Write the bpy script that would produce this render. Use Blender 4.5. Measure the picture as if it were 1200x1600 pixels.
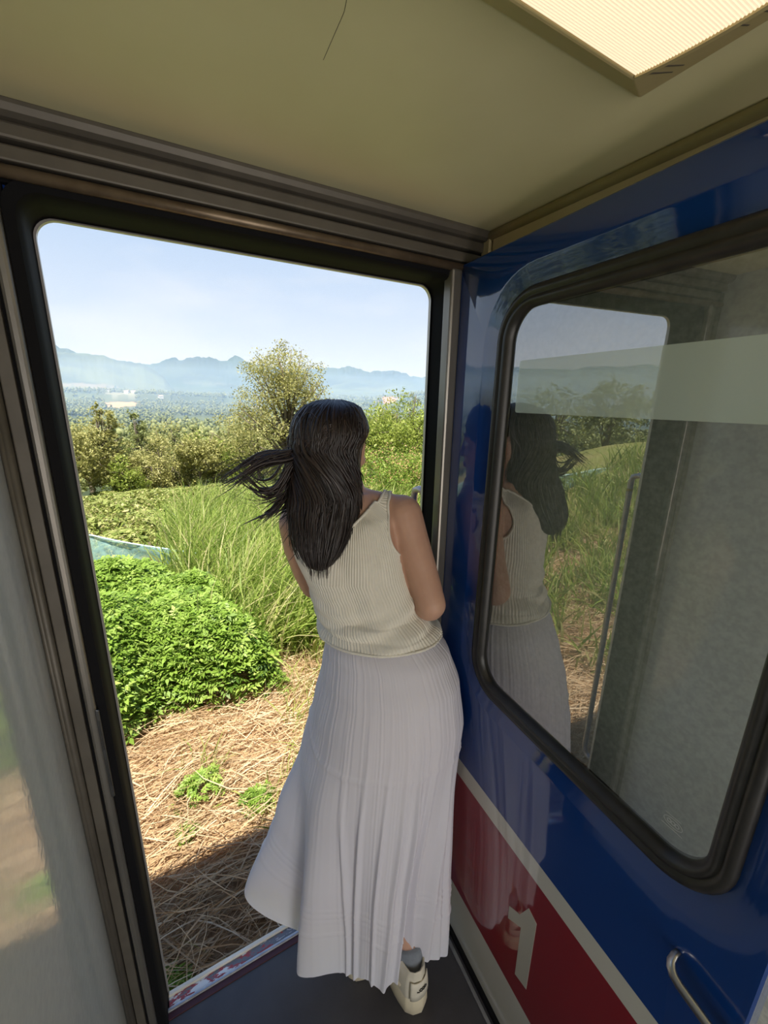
import bpy, bmesh, math, random
import numpy as np
from mathutils import Vector, Matrix
from mathutils.bvhtree import BVHTree
from math import sin, cos, pi, radians as R
random.seed(7); rng = np.random.default_rng(7)
for o in list(bpy.data.objects): bpy.data.objects.remove(o)
sc = bpy.context.scene
COL = sc.collection

# ------------------------------------------------------------------ camera
cam_d = bpy.data.cameras.new('camera'); cam = bpy.data.objects.new('camera', cam_d); COL.objects.link(cam)
CM = [[0.874791, 0.110807, -0.471658], [-0.484163, 0.2362, -0.842494], [0.018052, 0.965366, 0.260275]]
cam.matrix_world = Matrix(((CM[0][0], CM[0][1], CM[0][2], 0), (CM[1][0], CM[1][1], CM[1][2], 0), (CM[2][0], CM[2][1], CM[2][2], 1.66), (0, 0, 0, 1)))
cam_d.sensor_fit = 'VERTICAL'; cam_d.sensor_height = 36; cam_d.lens = 647/1600*36
cam_d.clip_start = .02; cam_d.clip_end = 30000
sc.camera = cam
# ------------------------------------------------------------------ view, sky, sun
vs = sc.view_settings; vs.view_transform = 'Standard'; vs.look = 'None'; vs.gamma = 1; vs.use_curve_mapping = False
vs.exposure = 0.0
sc.cycles.use_denoising = True
sc.cycles.max_bounces = 10; sc.cycles.diffuse_bounces = 5; sc.cycles.glossy_bounces = 5; sc.cycles.transmission_bounces = 8
sc.cycles.transparent_max_bounces = 16; sc.cycles.volume_bounces = 1; sc.cycles.sample_clamp_indirect = 6
sc.cycles.caustics_reflective = False; sc.cycles.caustics_refractive = False
w = bpy.data.worlds.new('sky'); sc.world = w; w.use_nodes = True
nt = w.node_tree; nt.nodes.clear()
def N(t, kind, **kw):
    n = t.nodes.new(kind)
    for k, v in kw.items():
        if k in n.inputs.keys(): n.inputs[k].default_value = v
        else: setattr(n, k, v)
    return n
def ramp(t, fac, stops, interp='LINEAR'):
    n = t.nodes.new('ShaderNodeValToRGB'); n.color_ramp.interpolation = interp
    els = n.color_ramp.elements
    while len(els) < len(stops): els.new(.5)
    for e, (p, c) in zip(els, stops):
        e.position = p; e.color = (*c, 1) if len(c) == 3 else c
    if fac is not None: t.links.new(fac, n.inputs[0])
    return n
tc = N(nt, 'ShaderNodeTexCoord'); sep = N(nt, 'ShaderNodeSeparateXYZ'); nt.links.new(tc.outputs['Generated'], sep.inputs[0])
sky = ramp(nt, sep.outputs['Z'], [(0, (.80, .85, .94)), (.09, (.77, .83, .94)), (.17, (.68, .775, .93)), (.28, (.56, .70, .92)), (.5, (.30, .50, .86)), (1, (.14, .30, .70))])
mp = N(nt, 'ShaderNodeMapping'); mp.inputs['Scale'].default_value = (1.6, 1.6, 5.0); mp.inputs['Rotation'].default_value = (.12, .25, .4)
nt.links.new(tc.outputs['Generated'], mp.inputs[0])
cn = N(nt, 'ShaderNodeTexNoise', Scale=1.3, Detail=5.0, Roughness=.5); nt.links.new(mp.outputs[0], cn.inputs['Vector'])
cr = ramp(nt, cn.outputs['Fac'], [(.50, (0, 0, 0)), (.72, (.6, .6, .6))])
mx = N(nt, 'ShaderNodeMix', data_type='RGBA'); nt.links.new(cr.outputs[0], mx.inputs[0]); nt.links.new(sky.outputs[0], mx.inputs[6]); mx.inputs[7].default_value = (.93, .95, .99, 1)
bg = N(nt, 'ShaderNodeBackground', Strength=1.0); nt.links.new(mx.outputs[2], bg.inputs[0])
wo = N(nt, 'ShaderNodeOutputWorld'); nt.links.new(bg.outputs[0], wo.inputs[0])
sun_d = bpy.data.lights.new('sun', 'SUN'); sun_d.energy = 10.5; sun_d.color = (1, .95, .86); sun_d.angle = R(.6)
sun = bpy.data.objects.new('sun', sun_d); COL.objects.link(sun)
sun.rotation_euler = Vector((.16, .33, -1)).to_track_quat('-Z', 'Y').to_euler()

# ------------------------------------------------------------------ helpers
def tag(o, label=None, cat=None, group=None, kind=None):
    if label: o['label'] = label
    if cat: o['category'] = cat
    if group: o['group'] = group
    if kind: o['kind'] = kind
    return o
def empty(name, loc=(0, 0, 0), rz=0):
    o = bpy.data.objects.new(name, None); COL.objects.link(o); o.location = loc; o.rotation_euler = (0, 0, rz); o.empty_display_size = .1
    return o
def link(name, me, mat=None, parent=None, smooth=False):
    o = bpy.data.objects.new(name, me); COL.objects.link(o)
    if mat is not None:
        for m in (mat if isinstance(mat, (list, tuple)) else [mat]): me.materials.append(m)
    if parent is not None: o.parent = parent
    if smooth: me.polygons.foreach_set('use_smooth', [True]*len(me.polygons))
    return o
def fast(name, V, F, mat=None, parent=None, smooth=False, mi=None, col=None):
    V = np.asarray(V, np.float32); F = np.asarray(F, np.int32); k = F.shape[1]
    me = bpy.data.meshes.new(name)
    me.vertices.add(len(V)); me.vertices.foreach_set('co', V.ravel())
    me.loops.add(F.size); me.loops.foreach_set('vertex_index', F.ravel())
    me.polygons.add(len(F)); me.polygons.foreach_set('loop_start', np.arange(0, F.size, k, dtype=np.int32))
    if mi is not None: me.polygons.foreach_set('material_index', np.asarray(mi, np.int32))
    if col is not None:
        a = me.attributes.new('tint', 'FLOAT', 'POINT'); a.data.foreach_set('value', np.asarray(col, np.float32))
    me.update(calc_edges=True); me.validate()
    return link(name, me, mat, parent, smooth)
class MB:
    def __init__(s): s.v = []; s.f = []; s.m = []
    def add(s, V, F, m=0):
        b = len(s.v); s.v += [tuple(map(float, p)) for p in V]; s.f += [[b+i for i in f] for f in F]; s.m += [m]*len(F); return s
    def box(s, a, b, m=0):
        x0, y0, z0 = a; x1, y1, z1 = b
        return s.add([(x0,y0,z0),(x1,y0,z0),(x1,y1,z0),(x0,y1,z0),(x0,y0,z1),(x1,y0,z1),(x1,y1,z1),(x0,y1,z1)],
                     [(0,3,2,1),(4,5,6,7),(0,1,5,4),(1,2,6,5),(2,3,7,6),(3,0,4,7)], m)
    def tube(s, P, r, n=10, m=0, cap=True, flat=1.0):
        P = [Vector(p) for p in P]; rs = r if hasattr(r, '__len__') else [r]*len(P)
        V = []; F = []
        t0 = (P[1]-P[0]).normalized(); u = t0.orthogonal().normalized()
        for i, p in enumerate(P):
            t = (P[min(i+1, len(P)-1)]-P[max(i-1, 0)]).normalized()
            u = (u-t*u.dot(t)).normalized(); v = t.cross(u)
            for k in range(n):
                a = 2*pi*k/n; V.append(p+(u*cos(a)+v*sin(a)*flat)*rs[i])
        for i in range(len(P)-1):
            for k in range(n): F.append((i*n+k, i*n+(k+1)%n, (i+1)*n+(k+1)%n, (i+1)*n+k))
        if cap: F.append(list(range(n))[::-1]); F.append([(len(P)-1)*n+k for k in range(n)])
        return s.add(V, F, m)
    def rings(s, L, m=0, closed=True, cap0=False, cap1=False):
        n = len(L[0]); V = [p for r in L for p in r]; F = []
        for i in range(len(L)-1):
            for k in range(n if closed else n-1): F.append((i*n+k, i*n+(k+1)%n, (i+1)*n+(k+1)%n, (i+1)*n+k))
        if cap0: F.append(list(range(n))[::-1])
        if cap1: F.append([(len(L)-1)*n+k for k in range(n)])
        return s.add(V, F, m)
    def prism(s, poly, a, b, axis='y', m=0):
        def q(p, d): return {'y': (p[0], d, p[1]), 'x': (d, p[0], p[1]), 'z': (p[0], p[1], d)}[axis]
        n = len(poly); V = [q(p, a) for p in poly]+[q(p, b) for p in poly]
        return s.add(V, [list(range(n)), [n+i for i in range(n)][::-1]]+[(i, n+i, n+(i+1)%n, (i+1)%n) for i in range(n)], m)
    def build(s, name, mat=None, parent=None, smooth=False, bevel=0, recalc=True, auto=False):
        me = bpy.data.meshes.new(name); me.from_pydata(s.v, [], s.f); me.polygons.foreach_set('material_index', s.m)
        if recalc:
            bm = bmesh.new(); bm.from_mesh(me); bmesh.ops.recalc_face_normals(bm, faces=bm.faces); bm.to_mesh(me); bm.free()
        o = link(name, me, mat, parent, smooth)
        if bevel:
            md = o.modifiers.new('bevel', 'BEVEL'); md.width = bevel; md.segments = 2; md.limit_method = 'ANGLE'; md.angle_limit = R(35)
        if auto and smooth:
            bm = bmesh.new(); bm.from_mesh(me)
            for e in bm.edges:
                if len(e.link_faces) == 2 and e.calc_face_angle(0) > R(38): e.smooth = False
            bm.to_mesh(me); bm.free()
        return o
def rrect(cx, cz, w_, h_, r, n=8):
    P = []
    for (sx, sz, a0) in ((1, 1, 0), (-1, 1, pi/2), (-1, -1, pi), (1, -1, 3*pi/2)):
        for k in range(n+1):
            a = a0+pi/2*k/n; P.append((cx+sx*(w_/2-r)+r*cos(a), cz+sz*(h_/2-r)+r*sin(a)))
    return P
def mat(name, col, rough=.5, metal=0, spec=.5, var=0, vscale=8, bump=0, bscale=40, coat=0, col2=None, vec=None, vdetail=4, sub=0, trans=0, tint=None):
    m = bpy.data.materials.new(name); m.use_nodes = True; t = m.node_tree; b = t.nodes['Principled BSDF']
    b.inputs['Roughness'].default_value = rough; b.inputs['Metallic'].default_value = metal; b.inputs['Specular IOR Level'].default_value = spec
    b.inputs['Coat Weight'].default_value = coat; b.inputs['Coat Roughness'].default_value = .06
    b.inputs['Base Color'].default_value = (*col, 1)
    co = N(t, 'ShaderNodeTexCoord').outputs['Object']
    if vec is not None:
        q = N(t, 'ShaderNodeMapping'); q.inputs['Scale'].default_value = vec; t.links.new(co, q.inputs[0]); co = q.outputs[0]
    if var or col2:
        no = N(t, 'ShaderNodeTexNoise', Scale=vscale, Detail=vdetail, Roughness=.6); t.links.new(co, no.inputs['Vector'])
        c2 = col2 or tuple(min(1, c*(1+var)) for c in col); c1 = col if col2 else tuple(c*(1-var) for c in col)
        r_ = ramp(t, no.outputs['Fac'], [(.35, c1), (.65, c2)]); t.links.new(r_.outputs[0], b.inputs['Base Color'])
    if bump:
        nb = N(t, 'ShaderNodeTexNoise', Scale=bscale, Detail=3.0); t.links.new(co, nb.inputs['Vector'])
        bn = N(t, 'ShaderNodeBump', Strength=bump, Distance=.01); t.links.new(nb.outputs['Fac'], bn.inputs['Height']); t.links.new(bn.outputs[0], b.inputs['Normal'])
    return m

# added fill light standing in the unseen far doorway to brighten the vestibule
ad = bpy.data.lights.new('far_doorway_fill', 'AREA'); ad.shape = 'RECTANGLE'; ad.size = .72; ad.size_y = 1.8; ad.energy = 22; ad.color = (1, .97, .93)
al = bpy.data.objects.new('far_doorway_fill', ad); COL.objects.link(al); al.location = (.27, -1.70, 1.0); al.rotation_euler = (R(90), 0, 0)

# ------------------------------------------------------------------ carriage shell
M_ceil = mat('cream_ceiling_paint', (.58, .535, .315), .42, col2=(.64, .595, .37), vscale=2.2, spec=.35)
M_lam = mat('pale_grey_gloss_panel', (.52, .54, .53), .07, spec=.75, col2=(.56, .58, .565), vscale=60, bump=.02, bscale=90)
M_wallr = mat('speckled_grey_laminate', (.47, .49, .45), .4, col2=(.63, .65, .60), vscale=95, vdetail=2)
M_black = mat('black_rubber', (.005, .005, .006), .75, spec=.12)
M_alu = mat('worn_aluminium', (.15, .14, .125), .34, metal=.6, col2=(.22, .205, .18), vscale=14, vec=(1, 1, .15))
M_taupe = mat('taupe_metal_trim', (.080, .070, .056), .5, metal=.2, col2=(.11, .097, .078), vscale=9)
M_bronze = mat('bronze_worn_strip', (.10, .07, .045), .4, metal=.5, col2=(.20, .15, .10), vscale=12)
M_cream = mat('cream_trim_paint', (.42, .35, .19), .4, col2=(.47, .40, .235), vscale=10)
M_floor = mat('dark_vinyl_floor', (.042, .040, .045), .42, col2=(.058, .056, .062), vscale=5, bump=.04, bscale=160, spec=.5)
M_bluex = mat('blue_body_paint', (.004, .035, .20), .18, spec=.5, coat=.6)
M_chrome = mat('brushed_chrome', (.42, .41, .40), .32, metal=1)
M_steel = mat('scuffed_steel', (.42, .43, .45), .35, metal=.8, col2=(.3, .3, .32), vscale=20)

def structure(o, label=None): tag(o, label, None, None, 'structure'); return o
structure(MB().box((-.235, -1.75, -.05), (.80, .935, 0)).build('floor', M_floor), 'dark grey vinyl floor of the carriage entrance')
structure(MB().box((-.30, -1.80, 2.045), (.85, .885, 2.08)).build('ceiling', M_ceil), 'cream painted ceiling of the carriage entrance')
structure(MB().box((-.240, -1.75, 0), (-.213, .88, 2.045)).build('wall_left', M_lam), 'glossy pale grey panel wall on the left')
structure(MB().box((.775, -1.75, 0), (.80, .885, 2.045)).build('wall_right', M_wallr), 'speckled pale grey wall behind the open blue door')
sc_cr = bpy.data.objects['ceiling']
MB().tube([(.205, .43, 2.0449), (.222, .50, 2.0448), (.226, .57, 2.0449)], .0003, 5).build('scratch', M_taupe, sc_cr)
# outer wall of the carriage with the doorway, and the opposite one
b = MB()
b.box((-4, .895, -.35), (-.147, .982, 2.32)); b.box((.684, .895, -.35), (4, .982, 2.32)); b.box((-.147, .895, 1.957), (.684, .982, 2.32)); b.box((-.147, .895, -.35), (.684, .975, -.06))
structure(b.build('wall_front', M_bluex), 'blue outer wall of the carriage around the doorway')
b = MB()
b.box((-4, -1.85, -.35), (-.12, -1.75, 2.32)); b.box((.66, -1.85, -.35), (4, -1.75, 2.32)); b.box((-.12, -1.85, 1.95), (.66, -1.75, 2.32)); b.box((-.12, -1.85, -.35), (.66, -1.75, -.05))
structure(b.build('wall_back', M_bluex), 'far side wall of the carriage with its open doorway')
rl = []
for k in range(13):
    t = k/12; y = -1.95+2.99*t; z = 2.30+.42*sin(pi*t)**.6; rl.append((y, z))
b = MB(); b.prism([(p[0], p[1]) for p in rl]+[(1.04, 2.26), (-1.95, 2.26)], -4.2, 4.2, 'x'); structure(b.build('roof', mat('grey_roof', (.2, .2, .2), .6)), 'carriage roof')
# ---- door frame trims (setting)
op = lambda d, r: rrect(.2685, .9225, .807+2*d, 2.045+2*d, r, 7)
b = MB(); L = []
for d, y, r in ((-.0, .972, .034), (0, .966, .034), (.001, .92, .034), (0, .889, .034), (.004, .880, .036), (.018, .877, .04), (.020, .896, .04)):
    L.append([(p[0], y, p[1]) for p in op(d, r)])
b.rings(L)
frame = structure(empty('trim_1', (0, 0, 0)), 'metal and black rubber frame around the open doorway')
def part(o): return o
b.build('rubber_liner', M_black, frame, True, auto=True)
b = MB(); b.rings([[(p[0], y, p[1]) for p in op(d, .034)] for d, y in ((-.004, .967), (-.004, .977), (.01, .979))])
b.build('edge_strip', mat('pale_edge_metal', (.50, .48, .46), .4, metal=.4), frame, True, auto=True)
def bar(name, x0, x1, y0, z0, z1, m, bev=.003, y1=.90): return MB().box((x0, y0, z0), (x1, y1, z1)).build(name, m, frame, bevel=bev)
bar('jamb_bar', -.1705, -.1545, .866, 0, 1.975, M_alu, .005)
bar('jamb_bar', .656, .687, .866, 0, 1.962, M_alu, .006)
bar('jamb_panel', .6875, .700, .8835, 0, 1.962, M_black, .001)
bar('jamb_panel', -.1950, -.1765, .874, 0, 1.985, M_taupe, .002)
b = MB(); b.tube([(-.203, .876, 0), (-.203, .876, 2.0)], .0075, 10); b.tube([(-.2085, .872, 0), (-.2085, .872, 2.0)], .0045, 8)
b.build('glazing_bead', M_taupe, frame, True)
bar('jamb_backing', -.214, -.150, .884, 0, 2.0, M_black, .001)
# strike plate on the left jamb
b = MB(); b.prism([(-.1560, .850), (-.1495, .850), (-.1495, 1.062), (-.1545, 1.066), (-.1560, 1.062)], .8625, .8665); b.prism([(-.1535, .88), (-.1515, .88), (-.1515, .95), (-.1535, .95)], .861, .863); b.prism([(-.1535, .97), (-.1515, .97), (-.1515, 1.04), (-.1535, 1.04)], .861, .863)
b.build('strike_plate', mat('dark_steel_plate', (.10, .10, .10), .3, metal=.8), frame, bevel=.001)
# lintel build-up
lin = structure(empty('trim_2', (0, 0, 0)), 'stepped grey lintel trim between doorway and ceiling')
b = MB(); b.tube([(-.214, .874, 1.966), (.70, .874, 1.966)], .009, 12); b.build('bronze_strip', M_bronze, lin, True)
def lb(name, y0, z0, z1, m, bev=.003): return MB().box((-.214, y0, z0), (.775, .897, z1)).build(name, m, lin, bevel=bev)
lb('lintel_shadow_gap', .884, 1.955, 2.044, M_black, .0005)
lb('lintel_board', .872, 1.9795, 2.0005, M_taupe)
lb('lintel_board', .864, 2.0045, 2.026, M_taupe, .004)
b = MB(); b.prism([(.897, 2.024), (.856, 2.026), (.849, 2.031), (.846, 2.039), (.846, 2.045), (.897, 2.045)], -.214, .775, 'x'); b.build('lintel_cove', M_taupe, lin, bevel=.001)
# cream double moulding at the top of the right wall
mo = structure(empty('trim_3', (0, 0, 0)), 'cream double moulding along the top of the right wall')
b = MB(); b.tube([(.748, -1.74, 2.036), (.748, .855, 2.036)], .010, 12); b.build('upper_bead', M_cream, mo, True)
b = MB(); b.box((.748, -1.74, 1.955), (.775, .842, 2.030)); b.build('lower_board', M_cream, mo, bevel=.004)
b = MB(); b.box((.742, .846, 1.975), (.772, .872, 2.03)); b.build('corner_block', M_cream, mo, bevel=.002)
# worn threshold
si = structure(empty('trim_4', (0, 0, 0)), 'worn metal threshold with chipped white and red paint')
m_ch = bpy.data.materials.new('chipped_threshold_paint'); m_ch.use_nodes = True; t = m_ch.node_tree; pb = t.nodes['Principled BSDF']; pb.inputs['Roughness'].default_value = .45
co = N(t, 'ShaderNodeTexCoord').outputs['Object']; q = N(t, 'ShaderNodeMapping'); q.inputs['Scale'].default_value = (10, 34, 34); t.links.new(co, q.inputs[0])
n1 = N(t, 'ShaderNodeTexNoise', Scale=1.6, Detail=5.0, Roughness=.6); t.links.new(q.outputs[0], n1.inputs['Vector'])
sx = N(t, 'ShaderNodeSeparateXYZ'); t.links.new(co, sx.inputs[0])
ad_ = N(t, 'ShaderNodeMath', operation='MULTIPLY_ADD'); t.links.new(sx.outputs['X'], ad_.inputs[0]); ad_.inputs[1].default_value = .75; t.links.new(n1.outputs['Fac'], ad_.inputs[2])
rr = ramp(t, ad_.outputs[0], [(0, (.72, .76, .80)), (.455, (.70, .74, .78)), (.47, (.36, .055, .065)), (.52, (.36, .06, .07)), (.535, (.16, .17, .20)), (.66, (.14, .15, .18)), (.67, (.62, .60, .62)), (.70, (.13, .14, .17)), (1, (.14, .15, .18))], 'LINEAR')
t.links.new(rr.outputs[0], pb.inputs['Base Color'])
MB().box((-.134, .940, -.06), (.671, .968, .004)).build('worn_plate', m_ch, si, bevel=.002)
MB().box((-.134, .964, -.06), (.671, .976, .011)).build('outer_lip', mat('pale_worn_lip', (.60, .57, .50), .4, col2=(.72, .69, .62), vscale=8), si, bevel=.003)
MB().box((-.147, .931, -.06), (.684, .941, .008)).build('inner_lip', M_steel, si, bevel=.003)
MB().box((-.147, .915, -.04), (.684, .931, .003)).build('dark_red_strip', mat('dark_red_paint', (.05, .008, .012), .5), si, bevel=.001)

# ------------------------------------------------------------------ ceiling lamps
M_lampf = mat('yellowed_lamp_frame', (.42, .34, .165), .42, col2=(.48, .40, .21), vscale=7)
m_dif = bpy.data.materials.new('lit_ribbed_diffuser'); m_dif.use_nodes = True; t = m_dif.node_tree; pb = t.nodes['Principled BSDF']
pb.inputs['Base Color'].default_value = (.85, .72, .52, 1); pb.inputs['Roughness'].default_value = .35
pb.inputs['Emission Color'].default_value = (1, .80, .56, 1); pb.inputs['Emission Strength'].default_value = .72
def lamp(x1, y1, length, width, label):
    x0 = x1-length; y0 = y1-width; zc = 2.045
    o = empty('ceiling_lamp', ((x0+x1)/2, (y0+y1)/2, zc)); tag(o, label, 'lamp', 'ceiling lamps of the carriage entrance')
    hx, hy = length/2, width/2; b = MB()
    # frame: bevelled apron ring
    L = []
    for i, (d, dy, dz) in enumerate(((0, 0, 0), (0, 0, -.005), (.074, .040, -.030), (.078, .044, -.030), (.080, .046, -.016))):
        L.append([(x, y, dz) for x, y in ((-hx+d, -hy+dy), (hx-d, -hy+dy), (hx-d, hy-dy), (-hx+d, hy-dy))])
    b.rings(L); fr = b.build('lamp_frame', M_lampf, o, bevel=.0015)
    # end plates following the curve of the diffuser
    n = 24; ry = hy-.045
    def arc(k, s=0): u = -1+2*k/n; return (u*ry, -.030-.011*(1-u*u)-s)
    for sx in (-1, 1):
        b = MB(); xa = sx*(hx-.079); xb = sx*(hx-.074)
        P = [arc(k, .002) for k in range(n+1)]
        b.prism(P+[(ry, -.02), (-ry, -.02)], min(xa, xb), max(xa, xb), 'x'); b.build('end_plate', M_lampf, o)
    for yy in (hy-.052, hy-.064, hy-.124, hy-.142):
        b = MB(); b.add([(hx-.022, yy-.0008, -.0110), (hx-.022, yy+.0008, -.0110), (hx-.073, yy+.0008, -.0290), (hx-.073, yy-.0008, -.0290), (hx-.022, yy-.0008, -.0129), (hx-.022, yy+.0008, -.0129), (hx-.073, yy+.0008, -.0306), (hx-.073, yy-.0008, -.0306)], [(0,1,2,3),(4,7,6,5),(0,4,5,1),(1,5,6,2),(2,6,7,3),(3,7,4,0)])
        b.build('clip_groove', M_taupe, o)
    # ribbed diffuser
    n2 = 320; L = []
    for xx in (-hx+.079, hx-.079):
        r_ = []
        for k in range(n2+1):
            u = -1+2*k/n2; rib = .0009*(k % 4 < 2); r_.append((xx, u*ry, -.030-.011*(1-u*u)+rib))
        L.append(r_)
    b = MB(); b.rings(L, closed=False); b.build('diffuser', m_dif, o)
    return o
lamp(.596, .414, .70, .34, 'lit rectangular ceiling lamp with cream frame and ribbed diffuser near the doorway')

# ------------------------------------------------------------------ open blue door
DL = R(-4.4)
door = empty('door_1', (.687, .88, 0), math.atan2(-cos(DL), sin(DL))); structure(door, 'open blue carriage door with red panel, white stripes and large window')
W, H0, H1 = .812, .02, 1.972
m_d = bpy.data.materials.new('striped_door_paint'); m_d.use_nodes = True; t = m_d.node_tree; pb = t.nodes['Principled BSDF']
pb.inputs['Roughness'].default_value = .3; pb.inputs['Specular IOR Level'].default_value = .08; pb.inputs['Coat Weight'].default_value = 1; pb.inputs['Coat Roughness'].default_value = .04; pb.inputs['Coat IOR'].default_value = 1.8
sx = N(t, 'ShaderNodeSeparateXYZ'); t.links.new(N(t, 'ShaderNodeTexCoord').outputs['Object'], sx.inputs[0])
dv = N(t, 'ShaderNodeMath', operation='DIVIDE'); t.links.new(sx.outputs['Z'], dv.inputs[0]); dv.inputs[1].default_value = 2.0
BL = (.003, .034, .17); WH = (.50, .48, .42); RD = (.20, .010, .016)
rr = ramp(t, dv.outputs[0], [(0, WH), (.198/2, RD), (.606/2, WH), (.662/2, BL)], 'CONSTANT')
t.links.new(rr.outputs[0], pb.inputs['Base Color'])
nb = N(t, 'ShaderNodeTexNoise', Scale=5.0, Detail=2.0); bn = N(t, 'ShaderNodeBump', Strength=.06, Distance=.01); t.links.new(nb.outputs['Fac'], bn.inputs['Height']); t.links.new(bn.outputs[0], pb.inputs['Normal']); t.links.new(bn.outputs[0], pb.inputs['Coat Normal'])
n = 10
def loop(cx, cz, w_, h_, r, y): return [(p[0], y, p[1]) for p in rrect(cx, cz, w_, h_, r, n)]
ro = lambda d, y, rr_=.095: loop(.4565, 1.409, .597+2*d, .938+2*d, rr_+d, y)    # rubber outer outline grown by d
full = lambda y, d=0: loop(W/2, (H0+H1)/2, W-2*d, H1-H0-2*d, .004, y)
b = MB()
b.rings([full(.036), full(.003), full(0, .003), ro(.046, 0), ro(.040, .0008), ro(.004, .0125), ro(-.004, .013), ro(-.004, .036), full(.036)])
b.build('door_leaf', m_d, door, True, auto=True)
# numeral
b = MB(); b.prism([(.391, .440), (.392, .398), (.4335, .430), (.436, .268), (.4735, .280), (.4735, .505), (.447, .516), (.425, .462)], -.0008, .002); b.build('numeral_one', mat('numeral_paint', (.40, .38, .32), .3), door)
# window rubber
M_rub = mat('window_rubber', (.012, .011, .010), .42, col2=(.022, .020, .018), vscale=30)
b = MB()
b.rings([ro(.002, .016), ro(.002, .006), ro(-.003, .0), ro(-.012, -.001), ro(-.016, .004), ro(-.018, .004), ro(-.021, -.001), ro(-.029, .001), ro(-.036, .012), ro(-.036, .026), ro(.002, .026)])
b.build('window_rubber', M_rub, door, True)
# glass
def glassmat(name, tint, ior, extra=None):
    m = bpy.data.materials.new(name); m.use_nodes = True; t = m.node_tree; t.nodes.clear()
    tr = N(t, 'ShaderNodeBsdfTransparent'); tr.inputs[0].default_value = (*tint, 1); gl = N(t, 'ShaderNodeBsdfGlossy', Roughness=.0); fr = N(t, 'ShaderNodeFresnel', IOR=ior)
    ge = N(t, 'ShaderNodeNewGeometry'); inv = N(t, 'ShaderNodeMath', operation='SUBTRACT'); inv.inputs[0].default_value = 1; t.links.new(ge.outputs['Backfacing'], inv.inputs[1])
    mu = N(t, 'ShaderNodeMath', operation='MULTIPLY'); t.links.new(fr.outputs[0], mu.inputs[0]); t.links.new(inv.outputs[0], mu.inputs[1]); fr = mu
    ms = N(t, 'ShaderNodeMixShader'); t.links.new(fr.outputs[0], ms.inputs[0]); t.links.new(tr.outputs[0], ms.inputs[1]); t.links.new(gl.outputs[0], ms.inputs[2])
    out = N(t, 'ShaderNodeOutputMaterial')
    last = ms
    if extra:
        df = N(t, 'ShaderNodeBsdfTranslucent'); df.inputs[0].default_value = (*extra[0], 1); d2 = N(t, 'ShaderNodeBsdfDiffuse'); d2.inputs[0].default_value = (*extra[0], 1)
        m3 = N(t, 'ShaderNodeMixShader'); m3.inputs[0].default_value = .85; t.links.new(df.outputs[0], m3.inputs[1]); t.links.new(d2.outputs[0], m3.inputs[2])
        m2 = N(t, 'ShaderNodeMixShader'); m2.inputs[0].default_value = extra[1]; t.links.new(ms.outputs[0], m2.inputs[1]); t.links.new(m3.outputs[0], m2.inputs[2]); last = m2
    t.links.new(last.outputs[0], out.inputs[0]); return m
M_glass = glassmat('door_glass', (.80, .83, .80), 4.0)
g0 = ro(-.030, .015, .095); g1 = ro(-.030, .020, .095)
b = MB(); b.rings([g0, g1], cap0=True, cap1=True); b.build('window_glass', M_glass, door)
M_band = glassmat('frosted_band', (.9, .95, .92), 3.0, ((.66, .76, .71), .50))
b = MB(); P = rrect((.222+.735)/2, 1.692, .513, .104, .006, 4); b.rings([[(p[0], .0128, p[1]) for p in P], [(p[0], .0143, p[1]) for p in P]], cap0=True, cap1=True)
tag(b.build('frosted_band', M_band, door), 'pale frosted strip across the top of the window')
# etched maker mark in the lower corner of the pane
b = MB(); mc, mz = .668, 1.026
def mark(pts, r=.0004): b.tube([(p[0], .0146, p[1]) for p in pts], r, 4)
mark([(mc+.014*cos(a), mz+.0075*sin(a)) for a in np.linspace(0, 2*pi, 25)])
for dx in (-.006, 0, .006): mark([(mc+dx+.003*cos(a), mz+.003*sin(a)) for a in np.linspace(0, 2*pi, 13)], .0005)
mark([(mc-.016, mz-.0115), (mc+.016, mz-.0115)]); mark([(mc-.013, mz+.011), (mc+.010, mz+.011)], .0003)
b.build('etched_mark', mat('etched_white', (.6, .62, .6), .6), door)
# handle
b = MB(); path = [(.722, .0, .838), (.721, -.008, .834), (.722, -.016, .829), (.726, -.021, .824), (.732, -.024, .820), (.742, -.025, .816), (.790, -.025, .806), (.802, -.022, .805), (.806, -.014, .805), (.806, 0, .805)]
b.tube(path, [.006, .0075, .0085, .0095, .010, .0105, .0105, .010, .009, .008], 14, flat=.55)
b.build('handle', M_chrome, door, True)
# bottom seal and kick strip
MB().box((0.01, -.010, .003), (W, .030, .022)).build('bottom_seal', M_black, door, bevel=.003)
MB().box((0.02, -.026, .0005), (W, -.016, .006)).build('kick_strip', M_steel, door, bevel=.001)
MB().box((-.012, .002, .02), (.004, .034, 1.965)).build('hinge_strip', mat('hinge_blue', (.004, .03, .15), .3, coat=.5), door, bevel=.002)
# ------------------------------------------------------------------ outside grab rails on either side of the doorway
M_rail = mat('rail_paint', (.45, .40, .38), .3, metal=.5); M_railb = mat('rail_blue', (.006, .03, .14), .3, coat=.4); M_yel = mat('yellow_band', (.5, .36, .03), .5)
def rail(x, label):
    o = empty('grab_rail', (x, .982, 0)); tag(o, label, 'rail', 'outside grab rails of the doorway')
    b = MB(); b.tube([(0, 0, 1.395), (0, .05, 1.400), (0, .072, 1.392), (0, .078, 1.372), (0, .078, .75), (0, .078, .12), (0, .070, .09), (0, .05, .08), (0, 0, .08)], .011, 12); b.build('tube', M_rail, o, True)
    for z_ in (1.40, .08): MB().box((-.02, -.001, z_-.02), (.02, .008, z_+.02)).build('mount_plate', M_railb, o, bevel=.002)
    b = MB(); b.tube([(0, .078, 1.335), (0, .078, 1.345)], .0118, 12); b.build('yellow_ring', M_yel, o, True)
    return o
rail(.700, 'outside grab rail beyond the right jamb beside her shoulder')
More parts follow.
